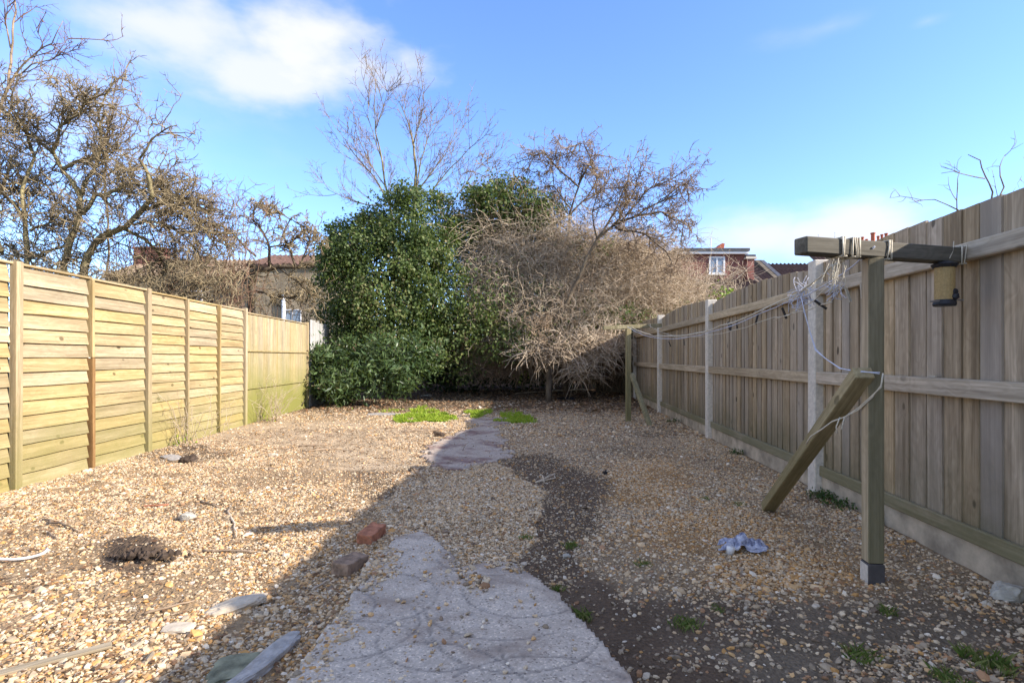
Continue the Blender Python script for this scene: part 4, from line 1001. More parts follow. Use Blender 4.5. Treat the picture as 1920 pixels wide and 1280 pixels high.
tree('twiggy_shrub', 'mass of reddish-brown bare shrub stems above the middle of the left fence', FAN, 12.2, M['twig_r'], M['twig_r'],
     [(12, .6, .0085, 5, .28, .06, .9), (4, .28, .0065, 3, .3, .0, .7)], 'shrub', depth=.9)
FAN = [([(bx, 590), (bx+rng.uniform(-20, 20), 540), (bx+rng.uniform(-45, 45), rng.uniform(490, 520))], .012, .005, 1) for bx in [rng.uniform(160, 440) for _ in range(44)]]
tree('tangled_hedge', 'low tangled brown hedge just above the top of the left fence', FAN, 10.4, M['twig_l'], M['twig_l'],
     [(16, .5, .0095, 4, .45, .0, .3), (5, .22, .007, 3, .4, 0, .5)], 'hedge', depth=.5)
tree('crooked_apple_tree', 'small crooked apple tree with knobbly spurs between the left fence and the ivy',
     [([(472, 600), (470, 545), (473, 520), (480, 508), (520, 500), (560, 500), (585, 490)], .11, .035, 1.5),
      ([(480, 510, 0), (440, 515), (400, 530)], .04, .015, 1.5), ([(505, 500, 0), (505, 465), (492, 435), (475, 412), (478, 385), (500, 385)], .035, .012, 1.5),
      ([(555, 500, 0), (545, 470), (530, 440), (545, 410), (570, 425), (572, 440)], .03, .010, 1.5), ([(560, 500, 0), (575, 460), (585, 420), (600, 450)], .025, .008, 1.4),
      ([(478, 480, 0), (450, 450), (420, 425), (380, 415)], .025, .01, 1.4), ([(475, 545, 0), (510, 560), (545, 555), (590, 575)], .035, .01, 1.6),
      ([(520, 500, 0), (560, 530), (590, 560)], .02, .008, 1.5), ([(505, 465, 0), (540, 458), (560, 440)], .02, .008, 1.4), ([(545, 412, 0), (520, 398), (505, 400)], .014, .006, 1.3)],
     12.9, M['bark_d'], M['twig_l'], [(22, .46, .014, 4, .45, .03, 1.5), (4, .16, .010, 2, .4, .05, 1.4), (2, .07, .010, 1, .4, .05, 1.4)], depth=.5)

FAN = [([(bx, 600), (bx+rng.uniform(-15, 15), 560), (bx+rng.uniform(-40, 40), rng.uniform(500, 545))], .011, .004, 1) for bx in [rng.uniform(470, 600) for _ in range(16)]]
tree('bare_shrub', 'thin bare shrub stems over the far left fence in front of the yellow brick house', FAN, 14.5, M['twig_r'], M['twig_l'],
     [(8, .6, .009, 5, .25, .03, .8), (4, .25, .007, 3, .35, 0, .6)], 'shrub', depth=.6)

# garden end -------------------------------------------------------
tree('bare_ash_tree', 'tall bare tree with fanned straight branches rising behind the ivy mound',
     [([(738, 420), (732, 385), (722, 345), (716, 300), (705, 250), (702, 200), (705, 150)], .075, .010, .9),
      ([(777, 420, 0), (777, 370), (780, 320), (775, 270), (765, 230), (748, 190)], .07, .009, 1.0),
      ([(777, 370, 0), (790, 300), (805, 250), (822, 210)], .03, .006, .8), ([(777, 365, 0), (805, 330), (835, 290), (855, 245)], .03, .006, .8),
      ([(800, 370, 0), (840, 320), (870, 290), (882, 275)], .028, .006, .7), ([(732, 385, 0), (700, 330), (665, 290), (632, 240)], .035, .006, .9),
      ([(722, 350, 0), (690, 300), (668, 250), (662, 215)], .02, .006, .6), ([(730, 385, 0), (690, 385), (645, 370), (608, 352)], .02, .006, .7), ([(775, 270, 0), (790, 220), (795, 190)], .018, .005, .5),
      ([(716, 300, 0), (690, 220), (692, 175)], .02, .005, .6), ([(835, 400, 0), (870, 350), (900, 310), (925, 290)], .025, .005, .8), ([(705, 240, 0), (722, 190), (726, 170)], .015, .005, .5)],
     19, M['bark_l'], M['twig_b'], [(13, 1.3, .012, 8, .07, .07, 1.5), (6, .55, .0085, 4, .10, .07, 1.3), (3, .2, .007, 2, .2, .05, 1.1)], depth=.8, jit=.008)
tree('arching_tree', 'bare tree with arching drooping twigs rising out of the thicket centre',
     [([(1062, 600), (1058, 520), (1065, 450), (1068, 400), (1085, 350), (1095, 310)], .07, .02, .9),
      ([(1085, 350, 0), (1050, 320), (1020, 285), (1000, 290), (985, 330)], .03, .008, 1.0), ([(1085, 345, 0), (1110, 300), (1095, 268), (1060, 280)], .03, .008, .9),
      ([(1068, 400, 0), (1100, 370), (1120, 340), (1110, 310)], .025, .008, .9), ([(1065, 430, 0), (1020, 400), (985, 370), (970, 340)], .025, .008, .8),
      ([(1058, 480, 0), (990, 430), (940, 370), (915, 310)], .025, .006, .5), ([(1040, 460, 0), (965, 400), (930, 330), (905, 330)], .02, .006, .5), ([(1070, 390, 0), (1040, 350), (1035, 310), (1050, 270)], .025, .008, .9)],
     16.5, M['bark_d'], M['twig_b'], [(32, .75, .013, 6, .22, -.05, .8), (6, .35, .010, 4, .3, -.05, .6), (2, .16, .0085, 2, .4, 0, .5)], depth=.9)
tree('leaning_tree', 'bare tree leaning right over the bramble thicket with a fan of curved twigs',
     [([(1030, 640), (1045, 590), (1065, 560), (1085, 520), (1100, 480), (1118, 448), (1150, 425), (1190, 405), (1235, 378), (1270, 365)], .085, .015, .8),
      ([(1118, 448, 0), (1150, 400), (1170, 360), (1180, 320)], .035, .008, .8), ([(1150, 425, 0), (1190, 360), (1200, 320)], .03, .008, .8), ([(1160, 420, 0), (1220, 350), (1262, 335)], .025, .006, .8),
      ([(1190, 405, 0), (1240, 400), (1280, 420), (1275, 460)], .03, .008, 1.0), ([(1150, 425, 0), (1210, 440), (1250, 470), (1262, 510)], .03, .008, 1.0), ([(1235, 378, 0), (1275, 350), (1300, 345)], .015, .005, .6),
      ([(1118, 448, 0), (1110, 400), (1120, 360), (1145, 330)], .02, .006, .7), ([(1060, 570, 0), (1030, 590), (1010, 620)], .03, .01, .4)],
     14.4, M['bark_d'], M['twig_b'], [(30, .75, .013, 6, .20, -.02, .9), (6, .36, .010, 4, .3, -.04, .7), (2, .16, .0085, 2, .4, 0, .5)], depth=.8)
tree('small_bare_tree', 'small bare tree showing over the top of the right fence', 
     [([(1880, 420), (1868, 395), (1860, 360), (1848, 330), (1838, 300), (1815, 290)], .035, .006, .5), ([(1868, 395, 0), (1880, 350), (1872, 310), (1885, 290)], .015, .004, .5),
      ([(1840, 410, 0), (1800, 395), (1755, 375), (1705, 370)], .014, .004, .4), ([(1880, 410, 0), (1905, 370), (1950, 345), (1990, 300)], .03, .008, .6), ([(1850, 335, 0), (1800, 325), (1765, 325)], .010, .004, .3), ([(1900, 400, 0), (1930, 360), (1935, 320)], .02, .006, .6), ([(1795, 400, 0), (1795, 350), (1800, 320)], .010, .004, .3)],
     9.5, M['bark_l'], M['twig_l'], [(5, .5, .0075, 4, .2, .06, .9), (2.5, .22, .0055, 3, .3, .05, .7)], depth=.4)

def thicket(name, label, ells, n, L_, r, m, steps=5, wig=.35, up=-.10, cat='brambles', parent=None, bot=.25):
    S = []; ells = [e for e in ells]; wts = [e[3]*e[5] for e in ells]
    for _ in range(n):
        e = rng.choices(ells, wts)[0]
        while True:
            v = [rng.uniform(-1, 1) for _ in range(3)]; q = sum(x*x for x in v)
            if .25 < q <= 1: break
        s = rng.random()**.35/math.sqrt(q) if rng.random() < .7 else 1
        p = tuple(e[k]+v[k]*s*e[3+k] for k in range(3))
        if p[2] < bot: continue
        d = [rng.gauss(0, 1) for _ in range(3)]; d[2] = d[2]*.7+.25; q = math.sqrt(sum(x*x for x in d)); 
        walk(S, p, [x/q for x in d], L_*rng.uniform(.5, 1.3), r*rng.uniform(.7, 1.3), steps, wig, up, .5)
    S = [s for s in S if s[5] > .08]
    o = link(name, segs_mesh(name, S), m, parent); print(name, len(S))
    if not parent: tag(o, label, cat, kind='stuff')
    return o
def E(px, py, Z, rpx, rpy, rz):
    x, y, z = W(px, py, Z); return (x, y, z, rpx/F*Z, rz, rpy/F*Z)
thicket('bramble_thicket', 'dense tangle of dry tan bramble stems heaped across the far end', 
        [E(960, 500, 16.2, 80, 80, .9), E(1020, 500, 16.0, 90, 75, 1.0), E(1100, 530, 16.2, 105, 90, 1.2), E(1200, 540, 16.0, 90, 72, 1.2), E(920, 570, 15.6, 75, 95, .8), E(1265, 575, 16.6, 65, 50, 1.1), E(1050, 600, 15.2, 130, 75, .9), E(1180, 500, 16.8, 75, 58, 1.0), E(1180, 620, 15.8, 70, 52, .7), E(1330, 605, 17, 50, 28, .8), E(890, 480, 16.6, 36, 70, .6)],
        16500, .85, .0062, M['twig_t'], steps=7, wig=.32, bot=.45)
thicket('bramble_whips', 'loose wispy bramble whips arching out of the top of the thicket', [E(1000, 450, 16.4, 110, 50, .9), E(1180, 480, 16.4, 110, 50, .9), E(900, 450, 16.2, 50, 60, .6), E(1280, 545, 16.8, 50, 34, .8), E(1090, 470, 16.6, 80, 60, .8)], 3200, 1.35, .0068, M['twig_t'], steps=9, wig=.16, up=-.06, bot=.9)
thicket('bramble_skirt', 'brown bramble stems hanging to the ground at the front edge of the thicket', [E(930, 670, 15.4, 80, 40, .5), E(1010, 680, 15.6, 80, 34, .5), E(1150, 660, 15.8, 45, 50, .5), E(1110, 690, 16.2, 60, 30, .5)], 3200, .6, .007, M['twig_b'], steps=6, wig=.35, bot=.12)
thicket('thicket_shade_fill', 'added stems coloured dark for the shade in the hollow beneath the bramble thicket',
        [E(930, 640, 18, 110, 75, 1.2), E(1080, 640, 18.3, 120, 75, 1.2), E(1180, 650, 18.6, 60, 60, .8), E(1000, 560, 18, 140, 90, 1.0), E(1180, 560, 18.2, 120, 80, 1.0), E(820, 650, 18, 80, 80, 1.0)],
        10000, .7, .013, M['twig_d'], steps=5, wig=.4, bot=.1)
thicket('bramble_spray', 'pale arching bramble canes drooping to the ground left of the far pole',
        [E(1080, 650, 14.4, 85, 32, .5), E(1130, 650, 14.6, 45, 32, .4), E(1030, 660, 14.4, 70, 25, .5), E(1090, 690, 14.2, 30, 22, .3)], 1300, .7, .0095, M['twig_t'], 6, .2, -.1, 'brambles', bot=.2)
thicket('fence_top_brambles', 'thin tan bramble stems reaching over the right fence in front of the red house',
        [E(1310, 560, 18.5, 70, 30, .8), E(1285, 545, 18.5, 40, 35, .8), E(1370, 530, 18.5, 40, 36, .6)], 420, .8, .008, M['twig_t'], 6, .18, .06, 'brambles', bot=1)

def mound(name, label, ells, ncl, per, spread, Lg, asp, m, cat, inner=.72, stems=900, **k):
    t = empty(name, (ells[0][0], ells[0][1], 0), label, cat); o = Vector(t.location)
    el = [(e[0]-o.x, e[1]-o.y, e[2], *e[3:]) for e in ells]
    sub = []
    for e in el:
        for _ in range(6):
            v = [rng.gauss(0, 1), -abs(rng.gauss(0, 1)), rng.gauss(0, 1)]; q = math.sqrt(sum(a*a for a in v)); f = rng.uniform(.22, .4)
            sub.append((*[e[k]+v[k]/q*e[3+k]*.92 for k in range(3)], e[3]*f, e[4]*f, e[5]*f))
    el = el+sub
    foliage('foliage', el, ncl, per, spread, Lg, asp, m, t, inner, **k)
    S = []
    for _ in range(stems):
        e = rng.choice(el); v = [rng.gauss(0, .5) for _ in range(3)]
        p = (e[0]+v[0]*e[3]*.6, e[1]+v[1]*e[4]*.6, max(.1, e[2]+v[2]*e[5]*.6)); d = [rng.gauss(0, 1), rng.gauss(0, 1), rng.gauss(.4, 1)]; q = math.sqrt(sum(x*x for x in d))
        walk(S, p, [x/q for x in d], min(e[3], e[5])*.9, .012, 5, .2, 0)
    link('stems', segs_mesh('stems', S), M['twig_b'], t)
    mb = MB(); e = el[0]; hw = min(1, e[2])
    if 'tree' in name: mb.tube([(0, 0, 0), (.05, .1, e[2]*.5), (0, 0, e[2])], [.14, .11, .06], 8, jit=.1); mb.build('trunk', M['bark_d'], t, smooth=True)
    return t
mound('ivy_covered_tree', 'tall rounded mound of dark green ivy covering a tree at the garden end',
      [E(728, 540, 15.6, 108, 115, 1.5), E(765, 430, 15.8, 74, 62, 1.2), E(690, 480, 15.8, 72, 62, 1.2), E(650, 550, 15.4, 52, 85, 1.1), E(805, 540, 15.3, 48, 110, 1.1), E(725, 610, 14.9, 95, 70, 1.0), E(628, 490, 16, 28, 42, .6), E(800, 395, 16.2, 44, 30, .8), E(700, 430, 15.9, 38, 30, .7), E(640, 440, 16, 18, 22, .4), E(770, 500, 14.6, 30, 34, .4), E(680, 560, 14.4, 34, 30, .4), E(835, 470, 15.6, 22, 40, .5), E(740, 380, 16, 18, 14, .3), E(840, 560, 15.2, 36, 70, .8), E(850, 430, 16, 18, 30, .5)],
      3600, 20, .10, .072, .42, 'ivy', 'ivy', droop=.7, lumpy=.75)
mound('ivy_clump', 'second darker ivy clump rising behind the brambles right of the ivy mound',
      [E(925, 400, 16.6, 58, 50, 1.0), E(975, 385, 16.6, 48, 40, .9), E(885, 440, 16.6, 34, 60, .8), E(960, 440, 16.8, 75, 45, .9), E(1030, 400, 16.8, 26, 26, .5), E(900, 370, 16.6, 26, 20, .4), E(1000, 430, 16.4, 40, 30, .5)], 1300, 12, .11, .085, .4, 'ivy', 'ivy', droop=.6, stems=400, lumpy=.8)
mound('laurel_bush', 'low spreading laurel bush with long glossy leaves at the end of the left fence',
      [E(675, 705, 13.4, 80, 38, .7), E(615, 685, 13.4, 38, 34, .5), E(640, 718, 13.0, 58, 28, .5), E(740, 695, 13.4, 46, 40, .5), E(590, 665, 13.5, 22, 20, .35), E(785, 670, 13.8, 36, 40, .5), E(660, 655, 13.4, 30, 16, .3), E(720, 650, 13.2, 26, 20, .3)],
      760, 13, .10, .15, .14, 'laurel', 'shrub', inner=.5, stems=260, droop=.1, lumpy=.9)
mound('ivy_fringe', 'grey-green ivy fringe hanging along the foot of the bramble thicket',
      [E(850, 640, 15, 60, 45, .6), E(920, 635, 15.0, 60, 40, .6), E(990, 640, 15.0, 55, 32, .5), E(830, 590, 15.0, 45, 60, .6), E(900, 590, 15.1, 50, 40, .5), E(1060, 625, 15.2, 55, 30, .4), E(1130, 600, 15.3, 40, 26, .4), E(860, 690, 15.2, 40, 26, .5)], 900, 8, .12, .075, .4, 'ivy', 'ivy', stems=300, tlo=.25, lumpy=.9)
mound('ivy_shade_fill', 'added ivy coloured dark for the shade beneath and behind the laurel and ivy mound',
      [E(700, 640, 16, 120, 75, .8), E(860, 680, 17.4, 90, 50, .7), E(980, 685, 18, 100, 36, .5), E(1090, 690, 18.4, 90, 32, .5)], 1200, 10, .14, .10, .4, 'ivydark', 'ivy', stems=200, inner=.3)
def scatter_leaves(name, label, ells, ncl, per, Lg, m, cat):
    t = foliage(name, ells, ncl, per, .09, Lg, .4, m, None, .3); tag(t, label, cat)
scatter_leaves('yellow_green_ivy', 'bright yellow-green ivy sprigs over the far top of the right fence', [E(1300, 575, 16.5, 40, 14, .3), E(1355, 555, 16, 20, 14, .3), E(1268, 585, 16.5, 20, 10, .3)], 34, 8, .13, 'yleaf', 'ivy')
scatter_leaves('bramble_leaves', 'sparse green leaves scattered through the tan bramble thicket', [E(1090, 470, 16, 60, 30, .5), E(1010, 590, 15.2, 90, 60, .6), E(1160, 600, 15.4, 60, 30, .5), E(960, 530, 15.6, 60, 60, .5), E(900, 560, 14.8, 60, 70, .5), E(960, 640, 14.6, 80, 40, .4), E(1040, 640, 14.6, 60, 30, .4), E(1180, 590, 15, 40, 16, .4)], 620, 6, .08, 'ivy', 'leaves')
scatter_leaves('yellow_leaf_sprig', 'tiny sprig of yellow leaves in the dark below the thicket', [E(975, 705, 15.5, 5, 9, .06)], 3, 6, .09, 'yleaf', 'leaves')

# leaf litter and debris beneath the bushes
def litter():
    n = 5200; px = nr.uniform(560, 1230, n); y = nr.uniform(11.5, 20, n); x = (px-960)/F*y
    z = height(x, y)+.015; C = np.stack([x, y, z], 1); D = nr.normal(size=(n, 3))*[1, 1, .25]; N_ = nr.normal(size=(n, 3))*.5+[0, 0, 1]
    me = leaf_mesh('leaf_litter', C, D, N_, nr.uniform(.05, .11, n), nr.uniform(.015, .035, n), nr.random(n))
    tag(link('leaf_litter', me, M['litter']), 'brown leaf litter strewn on the dark soil below the bushes', 'leaf litter', kind='stuff')
    S = []
    for _ in range(3000):
        if rng.random() < .6: x, y = rng.uniform(-4.1, -.6), rng.uniform(2.2, 9)
        else: x, y = rng.uniform(-4.4, 3), rng.uniform(9, 18)
        if x < -4.05-.0452*y: continue
        a = rng.uniform(0, 6.28); walk(S, (x, y, gz(x, y)+.01), (math.cos(a), math.sin(a), 0), rng.uniform(.03, .13)*(1+y*.05), .0016+.0004*y, 3, .25, 0)
    tag(link('twig_litter', segs_mesh('twig_litter', S), M['twig_b']), 'fine brown twigs and bark scraps littering the gravel', 'twigs', kind='stuff')
    n = 5200; x = nr.uniform(-4.1, .2, n); y = 1.9+nr.random(n)**1.3*7; k = (x > -4.05-.0452*y) & (fbm(x*1.6, y*1.6, 3.3, 4)+.22*nr.random(n) > .52) & ~inpoly(x, y, PATH); x, y = x[k], y[k]; n = len(x)
    me = leaf_mesh('bark_chips', np.stack([x, y, height(x, y)+.012], 1), nr.normal(size=(n, 3))*[1, 1, .2], nr.normal(size=(n, 3))*.4+[0, 0, 1], nr.uniform(.012, .045, n), nr.uniform(.005, .012, n), nr.random(n)*.7)
    tag(link('bark_chips', me, M['litter']), 'dark dead leaves and bark chips scattered on the left gravel', 'leaf litter', kind='stuff')
litter()

def blades(name, C, h, w, lean, m, tl=(0, 1)):
    n = len(C); a = nr.uniform(0, 6.28, n); dx = np.stack([np.cos(a), np.sin(a), np.zeros(n)], 1); b = nr.uniform(0, 6.28, n); ln = np.stack([np.cos(b), np.sin(b), np.zeros(n)], 1)*lean*nr.random((n, 1))
    H = (h*nr.uniform(.5, 1.2, n))[:, None]; up = np.array([[0, 0, 1.]])
    v = np.stack([C-dx*w, C+dx*w, C+(up+ln*.4)*H*.55+dx*w*.7, C+(up+ln)*H], 1)
    i = np.arange(n)[:, None]*4; f = np.concatenate([i+[[0, 1, 2]], i+[[0, 2, 3]]])
    return np_mesh(name, v.reshape(-1, 3), f, False, {'tint': np.repeat(nr.uniform(*tl, n), 4)})
def grass_patches():
    for (cx, cy, rx, ry, n, hh, lb) in ((798, 781, 50, 13, 8000, .07, 'bright sunlit patch of fresh grass at the far end of the path, left one'), (895, 776, 22, 6, 2000, .06, 'small grass patch right of the bright one behind the stained pad'), (962, 786, 36, 12, 3600, .07, 'half-shaded grass patch right of the concrete pad'), (720, 769, 46, 3, 700, .05, 'thin strip of grass along the front of the laurel bush')):
        a = nr.uniform(0, 6.28, n); r = np.sqrt(nr.random(n))*(1+.35*np.sin(a*3+cx)); px = cx+rx*r*np.cos(a); py = cy+ry*r*np.sin(a)
        y = CH*F/(py-HY); x = (px-960)/F*y; k = fbm(x*3, y*3, 2, 3) > .47; x, y = x[k], y[k]
        me = blades('grass_patch', np.stack([x, y, height(x, y)], 1), hh*(.6+.7*vn(x*6, y*6)), .007, .9, 'grass', (.25, 1))
        tag(link('grass_patch', me, M['grass']), lb, 'grass', kind='stuff')
    T = [(1070, 1022, 16, .05, 'tiny grass tuft on the dark soil right of the gravel oval'), (1092, 1150, 22, .06, 'grass tuft hugging the right edge of the concrete path'), (985, 1005, 12, .04, 'smallest grass tuft just off the gravel oval'),
         (1044, 1098, 14, .04, 'small tuft at the top right corner of the path slab'), (1285, 1168, 32, .05, 'spreading low tuft between the path and the rag'), (1850, 1250, 40, .07, 'broad grass tuft in the bottom right corner'), (1206, 1056, 16, .035, 'faint low tuft left of the rag'),
         (1385, 945, 16, .035, 'faint tuft below the foot of the leaning brace'), (1662, 1150, 18, .045, 'tuft with a dry stalk just below the foot of the near pole'), (1612, 1232, 30, .05, 'low tuft left of the bottom right corner'), (1322, 935, 12, .03, 'sparse little tuft amid orange gravel'), (1345, 1140, 14, .03, 'thin tuft right of the spreading low tuft'), (1775, 1275, 30, .05, 'tuft at the bottom edge toward the right')]
    for (px, py, rpx, h, lb) in T:
        x, y, _ = G(px, py); r = rpx/F*y; h *= .75; n = int(30+rpx*3); a = nr.uniform(0, 6.28, n); q = nr.random(n)**.8*r
        C = np.stack([q*np.cos(a), q*np.sin(a)*1.1, np.zeros(n)], 1)
        tag(link('grass_tuft', blades('grass_tuft', C, np.full(n, h), .0011, 1.1, 'grass', (0, 1)), M['tuft'], None, (x, y, gz(x, y)-.004)), lb, 'grass tuft')
    for i, (px, py, rpx, n, lb) in enumerate(((1560, 935, 30, 260, 'dark green weed at the foot of the fence post behind the brace'), (1600, 952, 34, 200, 'dark weeds spreading between the brace and the near pole'), (1383, 852, 16, 120, 'small weed against the fence foot left of the brace'), (1690, 985, 12, 120, 'weed growing between near pole and fence'), (1262, 792, 14, 120, 'dark weed at the base of the farthest visible concrete post'))):
        x, y, _ = G(px, py); x = min(x, 2.2+.074*y); r = rpx/F*y; a = nr.uniform(0, 6.28, n); q = nr.random(n)**.7*r
        C = np.stack([q*np.cos(a), q*np.sin(a), nr.uniform(0, .05, n)], 1)
        me = leaf_mesh('weed', C, nr.normal(size=(n, 3))+[0, 0, .6], nr.normal(size=(n, 3))*.5+[0, 0, 1], nr.uniform(.015, .035, n), nr.uniform(.005, .01, n), nr.random(n))
        tag(link('weed', me, M['weed'], None, (x, y, gz(x, y))), lb, 'weed')
grass_patches()
def dry_stems(px, py, n, H, lb, leaves):
    x, y, _ = G(px, py); S = []
    for _ in range(n): 
        p = (rng.gauss(0, .16), rng.gauss(0, .10), 0); o = walk(S, p, (rng.uniform(-.35, .35), rng.uniform(-.35, .35), 1), H*rng.uniform(.5, 1.1), .0045, 6, .16, 0); spawn(S, o, [(3, .15, .003, 3, .3, .02, .8)])
    t = empty('dry_weed', (x, y, 0), lb, 'dry weed'); link('stems', segs_mesh('stems', S), M['twig_t'], t)
    n = leaves; C = nr.normal(size=(n, 3))*[.08, .08, .03]+[0, 0, .05]
    tag(link('leaves', leaf_mesh('leaves', C, nr.normal(size=(n, 3)), nr.normal(size=(n, 3))+[0, 0, 1], np.full(n, .04), np.full(n, .012), nr.random(n)), M['grass'], t), kind='stuff')
dry_stems(345, 835, 22, .75, 'dry pale weed stems against the left fence at the second wide post', 30)
dry_stems(392, 812, 12, .55, 'thinner dry stems against the left fence right of the main clump', 12)
dry_stems(505, 790, 40, .8, 'dry stalks in front of the algae-stained board fence', 20)

# ------------------------------------------------------------------ end wall
t = empty('end_wall', (0, 20.6, 0), 'plain-faced brick garden wall coloured dark for the shade behind the bramble thicket', 'wall')
MB().box(-6, 5.2, 0, .22, -.1, 1.75).build('wall_face', M['render'], t); MB().box(-6.02, 5.22, -.03, .25, 1.753, 1.82).build('coping', M['conc_board'], t)  # brick wall made as one plain face, its shade in the colour
MB().box(3.35, 3.6, -3.6, -3.35, -.1, 1.9).build('pier', M['render'], t); MB().box(2.6, 3.35, -3.5, -3.4, -.1, 1.3).build('side_panel', M['render'], t)

# ------------------------------------------------------------------ houses
def window(parent, x0, x1, y, z0, z1, bars=1, fr=.07):
    mb = MB(); mb.box(x0, x1, y-.05, y, z0, z0+fr); mb.box(x0, x1, y-.05, y, z1-fr, z1); mb.box(x0, x0+fr, y-.05, y, z0+fr, z1-fr); mb.box(x1-fr, x1, y-.05, y, z0+fr, z1-fr)
    for k in range(bars):
        c = x0+(x1-x0)*(k+1)/(bars+1); mb.box(c-fr/2, c+fr/2, y-.05, y, z0+fr, z1-fr)
    w = mb.build('window', M['frame_white'], parent)
    MB().box(x0+fr*.5, x1-fr*.5, y-.02, y-.005, z0+fr*.5, z1-fr*.5).build('pane', M['glass'], w)
    MB().box(x0-.05, x1+.05, y-.10, y, z0-.08, z0-.005).build('sill', M['conc_post'], w)
def roof_slope(parent, x0, x1, y0, z0, y1, z1, m, rib=.30, name='roof'):
    mb = MB(); dy, dz = y1-y0, z1-z0; L_ = math.hypot(dy, dz); ny, nz = -dz/L_, dy/L_
    mb.v += [(x0, y0, z0), (x1, y0, z0), (x1, y1, z1), (x0, y1, z1), (x0, y0-ny*.12, z0-nz*.12), (x1, y0-ny*.12, z0-nz*.12), (x1, y1-ny*.12, z1-nz*.12), (x0, y1-ny*.12, z1-nz*.12)]
    mb.f += [[0, 1, 2, 3], [7, 6, 5, 4], [0, 4, 5, 1], [1, 5, 6, 2], [2, 6, 7, 3], [3, 7, 4, 0]]
    r = mb.build(name, m, parent)
    if rib:
        mb = MB(); x = x0+rib/2; n = int(L_/.33)
        while x < x1-.05:
            mb.v += [(x-rib*.25, y0+ny*.01, z0+nz*.01), (x, y0+ny*.10, z0+nz*.10), (x+rib*.25, y0+ny*.01, z0+nz*.01), (x-rib*.25, y1+ny*.01, z1+nz*.01), (x, y1+ny*.10, z1+nz*.10), (x+rib*.25, y1+ny*.01, z1+nz*.01)]
            b = len(mb.v)-6; mb.f += [[b, b+1, b+4, b+3], [b+1, b+2, b+5, b+4], [b, b+2, b+1], [b+3, b+4, b+5]]; x += rib
        o = mb.build('tile_ribs', m, r); o['kind'] = 'stuff'
    return r
def chimney(parent, x, y, z0, z1, w, d, pots, m=None, potm=None):
    MB().box(x-w/2, x+w/2, y-d/2, y+d/2, z0, z1).build('chimney_stack', m or M['red_brick'], parent)
    MB().box(x-w/2-.06, x+w/2+.06, y-d/2-.06, y+d/2+.06, z1, z1+.12).build('chimney_cap', m or M['red_brick'], parent)
    for k in range(pots):
        px = x-w/2+w*(k+.5)/pots; h = rng.uniform(.45, .7)
        MB().tube([(px, y, z1+.12), (px, y, z1+.2), (px, y, z1+.12+h-.06), (px, y, z1+.12+h)], [.15, .13, .115, .15], 10).build('chimney_pot', potm or M['pot'], parent)
def aerial(parent, x, y, z0, z1):
    mb = MB(); mb.tube([(x, y, z0), (x, y, z1)], .02, 5)
    for k in range(3): mb.tube([(x-.1, y, z1-.05-k*.35), (x+.5, y+.1, z1+.05-k*.35)], .015, 4)
    mb.build('aerial', M['metal'], parent)
